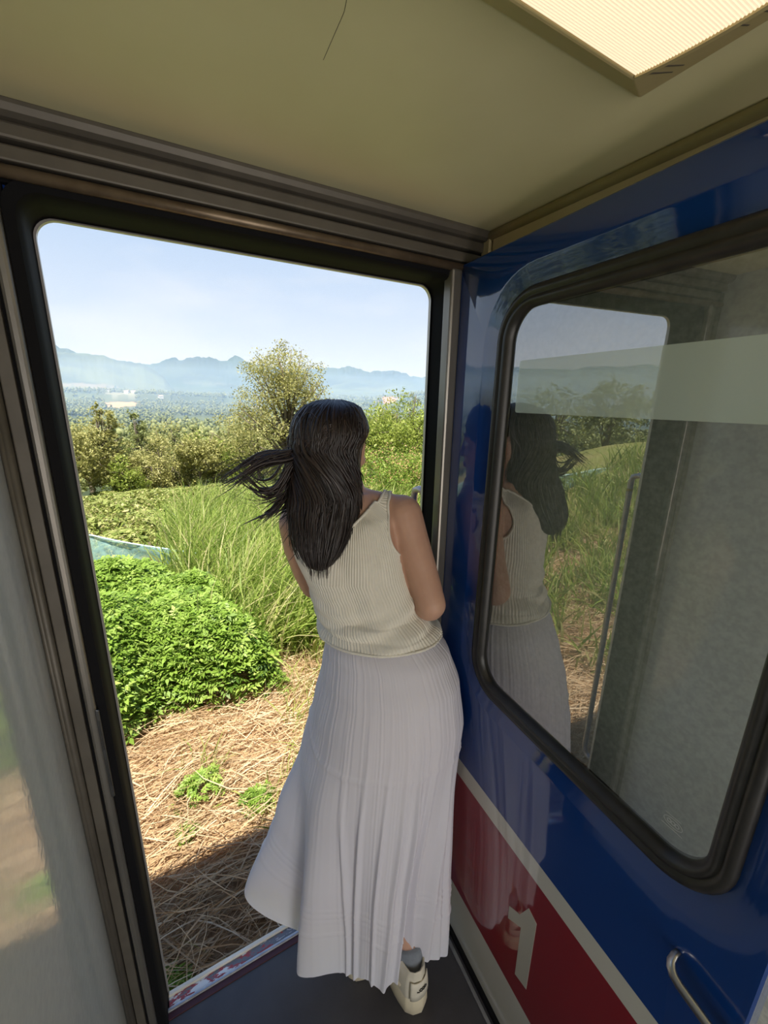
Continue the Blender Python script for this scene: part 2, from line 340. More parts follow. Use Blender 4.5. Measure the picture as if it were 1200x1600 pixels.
rail(-.195, 'outside grab rail beyond the left jamb, seen mirrored in the door window')

# ------------------------------------------------------------------ the woman
M_skin = mat('skin', (.47, .275, .195), .5, spec=.35, col2=(.51, .305, .215), vscale=16)
M_skin.node_tree.nodes['Principled BSDF'].inputs['Subsurface Weight'].default_value = .12
M_skin.node_tree.nodes['Principled BSDF'].inputs['Subsurface Radius'].default_value = (.012, .005, .003)
person = empty('person', (.45, .75, 0)); tag(person, 'woman with windblown dark hair and white skirt leaning out of the doorway', 'person')
PO = Vector((.45, .75, 0))
def V3(*a): return Vector(a)
class Body(MB):
    def cap(s, p0, r0, p1, r1, n=16):
        p0, p1 = Vector(p0), Vector(p1); d = (p1-p0); L = d.length; d.normalize()
        P = []; r = []
        for k in range(5): a = pi/2*(1-k/5); P.append(p0-d*r0*sin(a)); r.append(max(r0*cos(a), 1e-4))
        for k in range(0, 5): f = k/4; P.append(p0+d*L*f); r.append(r0+(r1-r0)*f)
        for k in range(1, 6): a = pi/2*k/5; P.append(p1+d*r1*sin(a)); r.append(max(r1*cos(a), 1e-4))
        return s.tube(P, r, n)
    def chain(s, pts):
        for (a, ra), (b, rb) in zip(pts, pts[1:]): s.cap(a, ra, b, rb)
        return s
    def ell(s, c, ax, rad, n=24, m_=16):
        c = Vector(c); L = []
        for i in range(m_+1):
            a = -pi/2+pi*i/m_; q = max(cos(a), 1e-3)
            L.append([c+ax[0]*(rad[0]*q*cos(t_))+ax[1]*(rad[1]*q*sin(t_))+ax[2]*(rad[2]*sin(a)) for t_ in np.linspace(0, 2*pi, n, endpoint=False)])
        return s.rings(L, cap0=True, cap1=True)
torso_sec = [(0.7316, 0.4853, 0.8124, 0.1688, 0.1213), (0.7887, 0.4888, 0.8139, 0.1806, 0.136), (0.8468, 0.4901, 0.8175, 0.184, 0.1423), (0.9005, 0.4948, 0.8333, 0.1779, 0.1345), (0.956, 0.4983, 0.8536, 0.156, 0.110), (1.023, 0.4945, 0.8784, 0.140, 0.099), (1.0959, 0.4763, 0.9116, 0.130, 0.1020), (1.177, 0.4577, 0.943, 0.1334, 0.1127), (1.2575, 0.4347, 0.966, 0.1403, 0.115), (1.315, 0.4324, 0.9821, 0.1426, 0.1081), (1.361, 0.4404, 0.9936, 0.1357, 0.0943), (1.3955, 0.4439, 1.0016, 0.0978, 0.0759), (1.4243, 0.4485, 1.0074, 0.0644, 0.0621)]  # upper body, skirt and hair scaled about the camera, baked into the numbers
TH = R(36); BF = V3(sin(TH), cos(TH), 0); BR = V3(cos(TH), -sin(TH), 0); UZ = V3(0, 0, 1); BA = (BR, BF, UZ)     # her chest faces out and to the right
def at_sec(z): return V3(np.interp(z, [q[0] for q in torso_sec], [q[1] for q in torso_sec]), np.interp(z, [q[0] for q in torso_sec], [q[2] for q in torso_sec]), z)
def torso(b, n=48):
    L = []
    for z, cx, cy, rx, ry in torso_sec:
        ring = []
        for k in range(n):
            a = 2*pi*k/n; e = .88
            x_ = math.copysign(abs(cos(a))**e, cos(a)); y_ = math.copysign(abs(sin(a))**e, sin(a))
            spine = -.012*math.exp(-(x_/.18)**2) if sin(a) < 0 and .98 < z < 1.38 else 0
            ring.append(V3(cx, cy, z)+BR*(rx*x_)+BF*((ry+spine)*y_))
        L.append(ring)
    b.rings(L, cap0=True, cap1=True)
    c = at_sec(1.215)
    for s_ in (1, -1):
        b.ell(c+BF*.088+BR*(.066*s_), BA, (.068, .060, .068))                                  # chest
        b.ell(at_sec(1.29)-BF*.062+BR*(.058*s_), BA, (.046, .034, .078))                       # shoulder blades
        b.ell(at_sec(.83)-BF*.050+BR*(.064*s_), BA, (.080, .062, .080))                        # seat
    nb_ = V3(.448, 1.006, 1.392)
    b.cap(nb_+V3(.0, .0, -.005), .050, (.556, .928, 1.372), .045); b.cap(nb_+V3(-.01, 0, -.01), .050, (.345, 1.065, 1.338), .046)
YAW = R(50); HF = V3(sin(YAW), cos(YAW), -.10).normalized(); HR = V3(cos(YAW), -sin(YAW), 0); HU = HR.cross(HF).normalized()
HC = V3(.4105, 1.027, 1.532); HS = 1.13; HA = (HR, HF, HU)
def hp(r, f, u): return HC+(HR*r+HF*f+HU*u)*HS
def hrad(*r): return tuple(q_*HS for q_ in r)
b = Body(); torso(b)
# neck and head with its face
b.chain([((.452, 1.006, 1.375), .060), ((.440, 1.016, 1.435), .055), (tuple(hp(0, -.012, -.05)), .057)])
b.ell(hp(0, -.006, .022), HA, hrad(.069, .090, .080)); b.ell(hp(0, .022, -.030), HA, hrad(.060, .064, .072)); b.ell(hp(0, .045, -.078), HA, hrad(.036, .034, .028))
b.cap(hp(.052, .005, -.05), .022, hp(.020, .055, -.085), .020); b.cap(hp(-.052, .005, -.05), .022, hp(-.020, .055, -.085), .020)
b.cap(hp(0, .086, .012), .008, hp(0, .100, -.020), .011); b.ell(hp(.010, .094, -.026), HA, hrad(.008, .010, .007)); b.ell(hp(-.010, .094, -.026), HA, hrad(.008, .010, .007))
b.cap(hp(-.034, .074, .024), .009, hp(-.010, .084, .022), .007); b.cap(hp(.034, .074, .024), .009, hp(.010, .084, .022), .007)
b.ell(hp(.042, .058, -.022), HA, hrad(.022, .020, .018)); b.ell(hp(-.042, .058, -.022), HA, hrad(.022, .020, .018))
for s_ in (1, -1):      # ears: shell, rim and lobe
    e0 = hp(s_*.074, -.006, -.004); b.ell(e0, (HF*.85+HR*s_*.5, HR*s_*.85-HF*.5, HU), hrad(.017, .0075, .028))
    P = [hp(s_*(.078+.004*cos(a)), -.006+.016*sin(a), -.004+.030*cos(a)) for a in np.linspace(-.5, pi*1.05, 9)]
    b.chain([(tuple(p), .0055) for p in P[::-1]]); b.ell(hp(s_*.073, .003, -.034), HA, hrad(.006, .008, .010))
# arms
b.chain([((.568, .916, 1.362), .056), ((.578, .886, 1.30), .050), ((.586, .838, 1.22), .044), ((.588, .792, 1.150), .0395), ((.588, .800, 1.140), .038)])
b.chain([((.588, .795, 1.143), .038), ((.598, .860, 1.158), .037), ((.605, .94, 1.178), .030), ((.606, 1.005, 1.196), .0235)])
b.chain([((.330, 1.078, 1.326), .053), ((.342, 1.108, 1.245), .047), ((.375, 1.150, 1.145), .042), ((.398, 1.165, 1.085), .038)])
b.chain([((.398, 1.165, 1.085), .038), ((.43, 1.20, 1.08), .036), ((.475, 1.235, 1.085), .030), ((.51, 1.255, 1.095), .024)])
# right hand closed around the outside rail, left hand relaxed
def hand(w0, k0, side, up, curl, wrap=None):
    w0, k0 = Vector(w0), Vector(k0); d = (k0-w0).normalized(); sd = Vector(side).normalized(); nrm = d.cross(sd)*up
    for q in (-.027, -.009, .009, .027): b.cap(w0+sd*q*.55, .0125, k0+sd*q, .0105)
    for i, (q, ln, rr_) in enumerate(((-.028, .85, .0078), (-.0095, 1.0, .0085), (.0095, 1.06, .0087), (.028, .95, .0083))):
        p = k0+sd*q; ang = 0; r0 = rr_+.0012
        for seg, (l_, ca) in enumerate(((.040, curl[0]), (.026, curl[1]), (.020, curl[2]))):
            ang += ca+.05*i; p2 = p+(d*cos(ang)+nrm*sin(ang))*l_*ln; b.cap(p, r0, p2, r0-.0008); p = p2; r0 -= .0008
    t0 = w0+(k0-w0)*.25+sd*.022; t1 = t0+(d*.6+sd*.55+nrm*.45).normalized()*.036; t2 = t1+(d*.8+nrm*.6).normalized()*.030
    b.chain([(tuple(t0), .0125), (tuple(t1), .0105), (tuple(t2), .0085)])
hand((.606, 1.022, 1.201), (.606, 1.095, 1.222), (-.25, .1, .95), -1, (.6, .7, .5))
hand((.52, 1.262, 1.098), (.60, 1.295, 1.10), (.1, -.2, .95), 1, (.35, .5, .35))
# legs and feet
b.chain([((.545, .785, .83), .092), ((.530, .795, .66), .072), ((.512, .800, .48), .052), ((.502, .770, .34), .053), ((.489, .700, .20), .042), ((.484, .655, .105), .034), ((.484, .648, .075), .034)])
b.chain([((.430, .875, .83), .092), ((.410, .875, .66), .072), ((.392, .865, .48), .052), ((.384, .840, .34), .053), ((.378, .805, .20), .042), ((.374, .785, .105), .034), ((.374, .783, .075), .034)])
b.chain([((.482, .650, .085), .029), ((.474, .72, .078), .030), ((.466, .79, .075), .026)]); b.chain([((.374, .785, .085), .029), ((.370, .855, .078), .030), ((.366, .92, .075), .026)])
def remeshed(b, name, vox, smooth=6):
    o = b.build(name, None, None); md = o.modifiers.new('r', 'REMESH'); md.mode = 'VOXEL'; md.voxel_size = vox; md.use_smooth_shade = True
    ms = o.modifiers.new('s', 'SMOOTH'); ms.factor = .5; ms.iterations = smooth
    dg = bpy.context.evaluated_depsgraph_get(); me = bpy.data.meshes.new_from_object(o.evaluated_get(dg)); me.name = name
    bpy.data.objects.remove(o); return me
me = remeshed(b, 'body', .0048)
me.transform(Matrix.Translation(-PO)); body = link('body', me, M_skin, person, True)
# eyes, brows and lips
M_eye = mat('eye_white', (.7, .68, .66), .2); M_dark = mat('dark_brown', (.012, .008, .006), .4); M_lip = mat('lips', (.42, .13, .11), .4)
def pchild(b, name, m, parent=person, smooth=True, **k):
    b.v = [tuple(Vector(p)-PO) for p in b.v]; return b.build(name, m, parent, smooth, **k)
for s_ in (1, -1):
    q = Body(); q.ell(hp(s_*.030, .0735, .006), HA, hrad(.0125, .0115, .0085)); ey = pchild(q, 'eye', M_eye)
    q = Body(); q.ell(hp(s_*.0305, .0825, .006), HA, hrad(.0052, .004, .0052)); pchild(q, 'iris', M_dark, ey)
    q = MB(); q.tube([hp(s_*.012, .087, .030), hp(s_*.030, .083, .034), hp(s_*.048, .068, .028)], [.002, .0028, .0012], 6); pchild(q, 'eyebrow', M_dark)
q = Body(); q.ell(hp(0, .083, -.050), HA, hrad(.020, .010, .0045)); q.ell(hp(0, .081, -.058), HA, hrad(.017, .010, .005)); pchild(q, 'lips', M_lip)

# ---- long tiered skirt
NTH, NR = 560, 150; th = np.linspace(0, 2*pi, NTH, endpoint=False)
def ring_of(vals, sm=18):
    vals = sorted(vals)
    a = np.radians([v[0] for v in vals]+[vals[0][0]+360]); y = np.array([v[1] for v in vals]+[vals[0][1]])
    r_ = np.interp(th, np.concatenate([a-2*pi, a, a+2*pi]), np.concatenate([y, y, y]))
    k = np.exp(-(np.arange(-sm*3, sm*3+1)/sm)**2/2); k /= k.sum(); return np.convolve(np.concatenate([r_[-sm*3:], r_, r_[:sm*3]]), k, 'valid')
def noise1(freq, seed):
    g = np.random.default_rng(seed); o = np.zeros(NTH)
    for f in freq: o += g.normal()*np.cos(f*th+g.uniform(0, 6.28))
    return o/np.abs(o).max()
ZT = 1.112
lv = [  # height, centre, radius by angle (0 right, 90 outward, 180 left, 270 towards the viewer)
    (1.112, (.476, .905), ring_of([(324, .120), (54, .090), (144, .120), (234, .090)])),
    (1.066, (.487, .884), ring_of([(324, .148), (54, .104), (144, .148), (234, .106)])),
    (1.015, (.498, .858), ring_of([(324, .172), (0, .152), (54, .126), (144, .172), (180, .157), (234, .128)])),
    (.94, (.498, .838), ring_of([(324, .192), (0, .165), (54, .140), (144, .190), (180, .172), (234, .146), (280, .168)])),
    (.83, (.494, .826), ring_of([(324, .206), (0, .176), (54, .160), (150, .212), (180, .198), (210, .178), (240, .162), (280, .176)])),
    (.64, (.474, .812), ring_of([(0, .182), (54, .180), (150, .240), (160, .240), (170, .208), (182, .236), (198, .205), (215, .175), (250, .158), (285, .176), (315, .196)])),
    (.40, (.452, .798), ring_of([(0, .190), (90, .2), (140, .275), (156, .308), (165, .24), (172, .188), (183, .236), (200, .190), (225, .150), (265, .145), (315, .202)], 8)),
    (.09, (.440, .790), ring_of([(0, .196), (90, .2), (140, .32), (150, .36), (157, .405), (163, .31), (171, .19), (182, .245), (198, .178), (235, .138), (270, .135), (310, .210)], 4))]
hemz = ring_of([(0, .16), (60, .2), (120, .25), (140, .30), (152, .29), (158, .265), (163, .225), (171, .18), (180, .125), (198, .125), (240, .115), (262, .11), (274, .13), (288, .155), (300, .13), (312, .095), (322, .09), (338, .14)], 5)+.010*noise1([9, 13, 17], 3)
up = np.abs(noise1([0], 1))*0+1
pl_a = .5*noise1([14, 19, 27, 36, 47], 11)+.5*noise1([55, 63, 71, 83], 12); pl_b = .75*noise1([8, 11, 15, 19, 24, 31], 13)+.25*noise1([44, 52, 67], 14); pl_c = noise1([5, 7, 9], 15)
ml = .55+.45*noise1([3, 5, 8, 11], 19); ml2 = .6+.4*noise1([4, 6, 9], 20); pl_a = pl_a*ml; pl_b = pl_b*ml2
fine = noise1([85, 97, 113, 124, 139], 16)
VS = []; lz = np.array([l[0] for l in lv])[::-1]
for j in range(NR):
    t_ = j/(NR-1); z = ZT+(hemz-ZT)*t_; zn = ZT+(.09-ZT)*t_
    cx = np.interp(zn, lz, [l[1][0] for l in lv][::-1]); cy = np.interp(zn, lz, [l[1][1] for l in lv][::-1])
    i_ = max(0, min(len(lv)-2, int(np.searchsorted(-np.array([l[0] for l in lv]), -zn))-1)); f = (lv[i_][0]-zn)/(lv[i_][0]-lv[i_+1][0]); f = f*f*(3-2*f)*.5+f*.5
    r_ = lv[i_][2]*(1-f)+lv[i_+1][2]*f
    tier = 1/(1+math.exp(-(t_-.347)*140))
    A = (.0023*(1-.6*min(1, t_/.35)))*(1-tier)+tier*(.0020*max(0, 1-(t_-.345)/.2)+.0022*min(1, (t_-.345)/.3))
    r_ = r_+A*(pl_a*(1-tier)+pl_b*tier)*1.0+tier*.023*min(1, (t_-.345)/.5)*pl_c+.0007*fine*(1-.5*t_)
    r_ = r_+.0035*math.exp(-((t_-.344)/.006)**2)
    for a0, wd, amp in ((264, 2.0, .017), (252, 2.6, .010), (241, 1.8, .009), (276, 2.4, -.011), (296, 2.6, .013), (222, 2.2, .011), (206, 2.0, .008), (310, 2.0, -.010), (286, 1.4, .006)):
        dth = (np.degrees(th)-a0-4*math.sin(t_*3+a0)+180) % 360-180; r_ = r_+amp*np.exp(-(dth/wd)**2)*min(1, max(0, (t_-.10)/.5))*(.5+.5*min(1, max(0, (t_-.30)/.2)))
    for tk in (.760, .778, .796, .845): r_ = r_+.0026*math.exp(-((t_-tk)/.0032)**2)
    if t_ < .022: r_ = r_+.002
    VS.append(np.stack([cx+r_*np.cos(th)-PO.x, cy+r_*np.sin(th)-PO.y, z], -1))
VS = np.array(VS)
# keep the cloth clear of the open door and inside the frame
wx = VS[..., 0]+PO.x; wy = VS[..., 1]+PO.y; lim = .687-.0767*(.88-wy)-.016; VS[..., 0] = np.where(wx > lim, lim-PO.x+.25*(np.minimum(wx, lim)-lim), VS[..., 0])
idx = np.arange(NR*NTH).reshape(NR, NTH); kk = np.roll(np.arange(NTH), -1); cut_ = 22
SB = BVHTree.FromPolygons([tuple(v) for v in (VS[:cut_].reshape(-1, 3)+np.array(PO[:]))], [tuple(f) for f in np.stack([idx[:cut_-1], idx[1:cut_], idx[1:cut_][:, kk], idx[:cut_-1][:, kk]], -1).reshape(-1, 4).tolist()])
F = np.stack([idx[:-1], idx[1:], idx[1:][:, kk], idx[:-1][:, kk]], -1).reshape(-1, 4)
M_skirt = bpy.data.materials.new('white_cotton_gauze'); M_skirt.use_nodes = True; t = M_skirt.node_tree; t.nodes.clear()
d1 = N(t, 'ShaderNodeBsdfDiffuse'); d1.inputs[0].default_value = (.80, .79, .86, 1); d2 = N(t, 'ShaderNodeBsdfTranslucent'); d2.inputs[0].default_value = (.80, .80, .90, 1)
wv = N(t, 'ShaderNodeTexNoise', Scale=420.0, Detail=2.0); bn = N(t, 'ShaderNodeBump', Strength=.12, Distance=.002); t.links.new(wv.outputs[0], bn.inputs['Height']); t.links.new(bn.outputs[0], d1.inputs['Normal'])
ms = N(t, 'ShaderNodeMixShader'); ms.inputs[0].default_value = .32; t.links.new(d1.outputs[0], ms.inputs[1]); t.links.new(d2.outputs[0], ms.inputs[2])
out = N(t, 'ShaderNodeOutputMaterial'); t.links.new(ms.outputs[0], out.inputs[0])
skirt = fast('skirt', VS.reshape(-1, 3), F, M_skirt, person, True)
q = MB(); wr = VS[1]
L = [[((p[0]-.027)*s_+.027, (p[1]-.153)*s_+.153, z_) for p in wr[::4]] for s_, z_ in ((.990, 1.093), (.994, 1.097), (.994, 1.108), (.985, 1.112))]
q.rings(L); q.build('waistband', M_skirt, skirt, True)

# ---- ribbed tank top, cast onto the torso
tb = Body(); torso(tb); tme = remeshed(tb, 'tmp', .006, 10)
bvh = BVHTree.FromPolygons([v.co[:] for v in tme.vertices], [p.vertices[:] for p in tme.polygons])
zs = [s[0] for s in torso_sec]; 
def axis(z): return V3(np.interp(z, zs, [s[1] for s in torso_sec]), np.interp(z, zs, [s[2] for s in torso_sec]), z)
NT, ZH, ZS = 640, 1.062, 1.212
rows = []
for z in np.linspace(ZH, ZS, 74): rows.append((axis(z), 0, z))
for e in np.linspace(0, R(80), 76)[1:]: rows.append((axis(ZS), e, ZS))
G = np.zeros((len(rows), NT, 3)); keep = np.zeros((len(rows), NT), bool)
for i, (o_, e, z) in enumerate(rows):
    for k in range(NT):
        a = 2*pi*k/NT; d = V3(cos(a)*cos(e), sin(a)*cos(e), sin(e))
        h = bvh.ray_cast(o_+d*.6, -d, .59)
        p, nn = (h[0], h[1]) if h[0] is not None else (o_+d*.1, d)
        if e == 0 and z < 1.13:
            hs_ = SB.ray_cast(o_+d*.6, -d, .59)
            if hs_[0] is not None and (hs_[0]-o_).length > (p-o_).length-.002: p = o_+d*((hs_[0]-o_).length+.002)
        off = .0048+.0011*cos(a*106)
        lo = max(0, 1-(z-ZH)/.13) if e == 0 else 0
        if lo > 0:
            wv = sin((p.z-.03*sin(a+1.2))*140+1.3*sin(2*a+.4))*.0045+sin(p.z*90+2*a)*.002
            off += (.011+wv*1)*min(1, lo*1.6)*min(1, (z-ZH)/.02+.7)
            if z < ZH+.018: off += .003
        G[i, k] = p+(d if e == 0 else (d*.4+nn*.6).normalized())*off
        zz = p.z; u = (p-axis(min(zz, 1.40))).dot(BR); ok = True
        if zz > 1.240:
            f = max(0, min(1, (1.366-zz)/.126)); lim = .118+.036*f*f
            if abs(u) > lim: ok = False
        front = d.dot(BF) > 0
        nb_ = (1.25 if front else 1.325)+(.165 if front else .098)*min(2.5, abs(u+.008)/.104)**1.35
        if zz > nb_: ok = False
        keep[i, k] = ok
idx = np.arange(len(rows)*NT).reshape(len(rows), NT); kk = np.roll(np.arange(NT), -1)
F = np.stack([idx[:-1], idx[:-1][:, kk], idx[1:][:, kk], idx[1:]], -1).reshape(-1, 4)
km = keep.reshape(-1); F = F[km[F].sum(1) == 4]
used = np.unique(F); remap = -np.ones(len(km), int); remap[used] = np.arange(len(used)); Vv = G.reshape(-1, 3)[used]; F = remap[F]
# boundary loops, smoothed and bound with a narrow band
bm = bmesh.new(); bv = [bm.verts.new(v) for v in Vv]
for f in F: bm.faces.new([bv[i] for i in f])
for _ in range(3):
    small = [v for v in bm.verts if not v.link_faces]; [bm.verts.remove(v) for v in small]
loops = []; seen = set()
for e in bm.edges:
    if e.is_boundary and e not in seen:
        lp = [e.verts[0]]; cur = e.verts[1]; seen.add(e)
        while cur is not lp[0]:
            lp.append(cur); nx = [q for q in cur.link_edges if q.is_boundary and q not in seen]
            if not nx: break
            seen.add(nx[0]); cur = nx[0].other_vert(cur)
        loops.append(lp)
binding = []
for lp in loops:
    if len(lp) < 60: continue
    P = np.array([v.co[:] for v in lp])
    if np.ptp(P[:, 2]) > .03:
        S = P.copy()
        for _ in range(40): S = S*.5+.25*(np.roll(S, 1, 0)+np.roll(S, -1, 0))
        for v, p in zip(lp, S): v.co = Vector(p)
        P = S
    binding.append(P)
bm.normal_update(); tme2 = bpy.data.meshes.new('tank_top'); bm.to_mesh(tme2); bm.free(); tme2.transform(Matrix.Translation(-PO))
M_knit = mat('cream_rib_knit', (.66, .625, .545), .85, spec=.15, col2=(.70, .665, .585), vscale=25)
top = link('tank_top', tme2, M_knit, person, True); md = top.modifiers.new('thick', 'SOLIDIFY'); md.thickness = .0018; md.offset = -1
for P in binding:
    P = P[::3]; q = MB(); n_ = len(P); L = []
    q.tube([tuple(p) for p in P]+[tuple(P[0])], .0036, 8, cap=False); pchild(q, 'edge_binding', M_knit, top)

# ---- sneakers and socks
M_shoe = mat('cream_sneaker_leather', (.62, .57, .46), .55, col2=(.68, .63, .52), vscale=14); M_sole = mat('cream_rubber_sole', (.66, .58, .42), .5); M_sock = mat('grey_sock', (.16, .18, .21), .9, col2=(.20, .22, .25), vscale=60)
M_mark = mat('dark_print', (.03, .03, .025), .6); M_pan = mat('taupe_suede', (.40, .35, .26), .8)
def shoe(hx, hy, rz, side):
    ca, sa = cos(rz), sin(rz)
    SX, SY, SZ = 1.10, 1.04, 1.34
    def T(P): return [((hx+p[0]*SX*ca-p[1]*SY*sa)-PO.x, (hy+p[0]*SX*sa+p[1]*SY*ca)-PO.y, p[2]*SZ) for p in P]
    st = [(0, .0), (.008, .020), (.025, .0335), (.06, .0375), (.10, .036), (.14, .039), (.18, .044), (.21, .043), (.235, .035), (.252, .020), (.258, 0)]
    yy = np.linspace(0, 1, 29); ys = [s[0] for s in st]; ws = [s[1] for s in st]
    Y = np.concatenate([np.linspace(0, .03, 8), np.linspace(.04, .21, 14), np.linspace(.22, .258, 8)]); Wd = np.interp(Y, ys, ws)
    outl = [(w_, y) for y, w_ in zip(Y, Wd)]+[(-w_, y) for y, w_ in zip(Y[::-1][1:-1], Wd[::-1][1:-1])]
    def ringz(g, z, lift=0): return [(x*g, .129+(y-.129)*(1+(g-1)*.55), z+lift*(y/.258)) for x, y in outl]
    u = MB(); LL = [ringz(.96, .030), ringz(1.0, .046), ringz(.98, .060)]
    def up_(z, y0, y1, wf): return [(x*wf, y0+(y1-y0)*(y/.258), z(y0+(y1-y0)*(y/.258))) for x, y in outl]
    LL.append(up_(lambda y: .078-.10*max(0, y-.17)**1.1, .004, .25, .93)); LL.append(up_(lambda y: .098-.24*max(0, y-.10), .006, .232, .84))
    LL.append(up_(lambda y: .112-.36*max(0, y-.07)-.0*y, .009, .205, .72)); LL.append(up_(lambda y: .116-.012*math.exp(-((y-.015)/.02)**2)*0-.30*max(0, y-.09), .011, .150, .70)); LL.append(up_(lambda y: .110-.22*max(0, y-.09), .016, .135, .58))
    LL.append(up_(lambda y: .095, .02, .125, .5))
    u.rings([T(r_) for r_ in LL], cap0=True, cap1=True); uo = u.build('sneaker', M_shoe, person, True)
    s = MB(); s.rings([T(r_) for r_ in (ringz(.95, .0), ringz(1.03, .004), ringz(1.07, .022), ringz(1.05, .040), ringz(.99, .046))], cap0=True, cap1=True); s.build('sole', M_sole, uo, True, auto=True)
    # heel panel with its small print, side panels
    p = MB(); hpnl = []
    for z_, g in ((.050, 1.012), (.064, 1.0), (.080, .955), (.094, .90)):
        hpnl.append([(sin(a)*.034*g, .0245-.0265*cos(a)+(z_-.05)*.10, z_) for a in np.linspace(-1.05, 1.05, 13)])
    p.rings([T(r_) for r_ in hpnl], closed=False); po = p.build('heel_panel', M_shoe, uo, True); md = po.modifiers.new('t', 'SOLIDIFY'); md.thickness = .003
    mk = MB()
    for z_, wdt, ph in ((.079, .010, 0), (.0735, .015, 1.2)):
        P = [(x_, -.0035+(z_-.05)*.10+x_*x_*14, z_+.0011*sin(x_*900+ph)) for x_ in np.linspace(-wdt, wdt, 22)]; mk.tube(T(P), .0011, 5)
    mk.build('heel_print', M_mark, uo)
    for s_ in (-1, 1):
        q = MB(); P = T([(s_*.0365, .045, .060), (s_*.040, .075, .062), (s_*.039, .11, .07), (s_*.034, .14, .085)]); q.tube(P, [.004, .006, .006, .003], 8, flat=.5); q.build('side_stripe', M_pan, uo, True)
    for k in range(5):
        q = MB(); y_ = .125+.017*k; z_ = .104-.013*k; q.tube(T([(-.022, y_, z_-.006), (0, y_+.002, z_+.003), (.022, y_, z_-.006)]), .0028, 6); q.build('lace', M_shoe, uo, True)
    return uo
def sock(p0, p1, r0, r1):
    q = Body(); d = Vector(p1)-Vector(p0); q.tube([Vector(p0)+d*f for f in (0, .3, .6, .9, 1)], [r0, r0*.99, (r0+r1)/2, r1, r1*.97], 20); return pchild(q, 'sock', M_sock)
shoe(.484, .598, R(6), 1); shoe(.374, .735, R(2), -1)
sock((.4845, .650, .10), (.4865, .676, .168), .0375, .0425); sock((.374, .783, .10), (.376, .794, .168), .0375, .0425)

# ---- hair: a solid mass, locks over it, the windblown bundle and stray strands
M_hair = bpy.data.materials.new('dark_brown_hair'); M_hair.use_nodes = True; t = M_hair.node_tree; pb = t.nodes['Principled BSDF']
pb.inputs['Roughness'].default_value = .42; pb.inputs['Specular IOR Level'].default_value = .5
at_ = N(t, 'ShaderNodeAttribute', attribute_name='tint'); rr = ramp(t, at_.outputs['Fac'], [(0, (.008, .005, .0045)), (.6, (.020, .012, .010)), (1, (.06, .037, .028))]); t.links.new(rr.outputs[0], pb.inputs['Base Color'])
HB = HC-HF*.016
hs = [(1.66, 0.414, 1.012, 0.0115, 0.0117), (1.6565, 0.414, 1.0121, 0.0368, 0.0375), (1.6439, 0.413, 1.0124, 0.0644, 0.0728), (1.6162, 0.411, 1.0132, 0.0829, 0.0986), (1.5851, 0.4091, 1.0117, 0.091, 0.1081), (1.5446, 0.4026, 1.0059, 0.0911, 0.1035), (1.4983, 0.3927, 0.9887, 0.0889, 0.0895), (1.4494, 0.3826, 0.9711, 0.0913, 0.0716), (1.3993, 0.3697, 0.948, 0.0936, 0.0556), (1.348, 0.3528, 0.9216, 0.0820, 0.0416), (1.3155, 0.3409, 0.9067, 0.067, 0.0333), (1.2891, 0.3332, 0.8975, 0.050, 0.025), (1.2691, 0.3273, 0.8929, 0.032, 0.0164), (1.2598, 0.3256, 0.891, 0.014, 0.008)]
hz = np.array([h[0] for h in hs])[::-1]
def hsec(z): return [np.interp(z, hz, [h[k] for h in hs][::-1]) for k in range(1, 5)]
def hpt(a, z, g=1.0):
    cx, cy, rx, ry = hsec(z); yaw = -YAW*max(0, min(1, (z-1.424)/.115)); rx = rx*(np.interp(z, [1.269, 1.348, 1.399, 1.449, 1.498, 1.533, 1.554, 1.574, 1.591], [1, .92, .84, .80, .76, .78, .88, .97, 1]) if cos(a) > 0 else 1); x_ = rx*cos(a)*g; y_ = ry*sin(a)*g
    return V3(cx+x_*cos(yaw)-y_*sin(yaw), cy+x_*sin(yaw)+y_*cos(yaw), z)
q = MB(); q.rings([[hpt(a, h[0]) for a in np.linspace(0, 2*pi, 48, endpoint=False)] for h in hs], cap0=True, cap1=True)
hv = [np.array(q.v)]; hf = [np.array([f for f in q.f if len(f) == 4])]; ht = [np.full(len(q.v), .15)]; base = len(q.v)
def lock(P, r, n=6, flat=.5, tint=.4):
    global base
    m_ = MB(); P = [Vector(p) for p in P]; k = len(P)
    rs = [r*(.55+.45*min(1, i/(k*.25)))*(1 if i < k*.55 else max(.06, 1-((i-k*.55)/(k*.45))**1.3)) for i in range(k)]
    m_.tube(P, rs, n, cap=False, flat=flat); hv.append(np.array(m_.v)); hf.append(np.array(m_.f)+base); ht.append(np.full(len(m_.v), tint)); base += len(m_.v)
def smooth_path(P, n):
    P = np.array([tuple(p) for p in P]); s = np.concatenate([[0], np.cumsum(np.linalg.norm(np.diff(P, axis=0), axis=1))]); s /= s[-1]
    u = np.linspace(0, 1, n); Q = np.stack([np.interp(u, s, P[:, k]) for k in range(3)], -1)
    for _ in range(max(2, n//6)): Q[1:-1] = Q[1:-1]*.5+.25*(Q[:-2]+Q[2:])
    return Q
hr = np.random.default_rng(21)
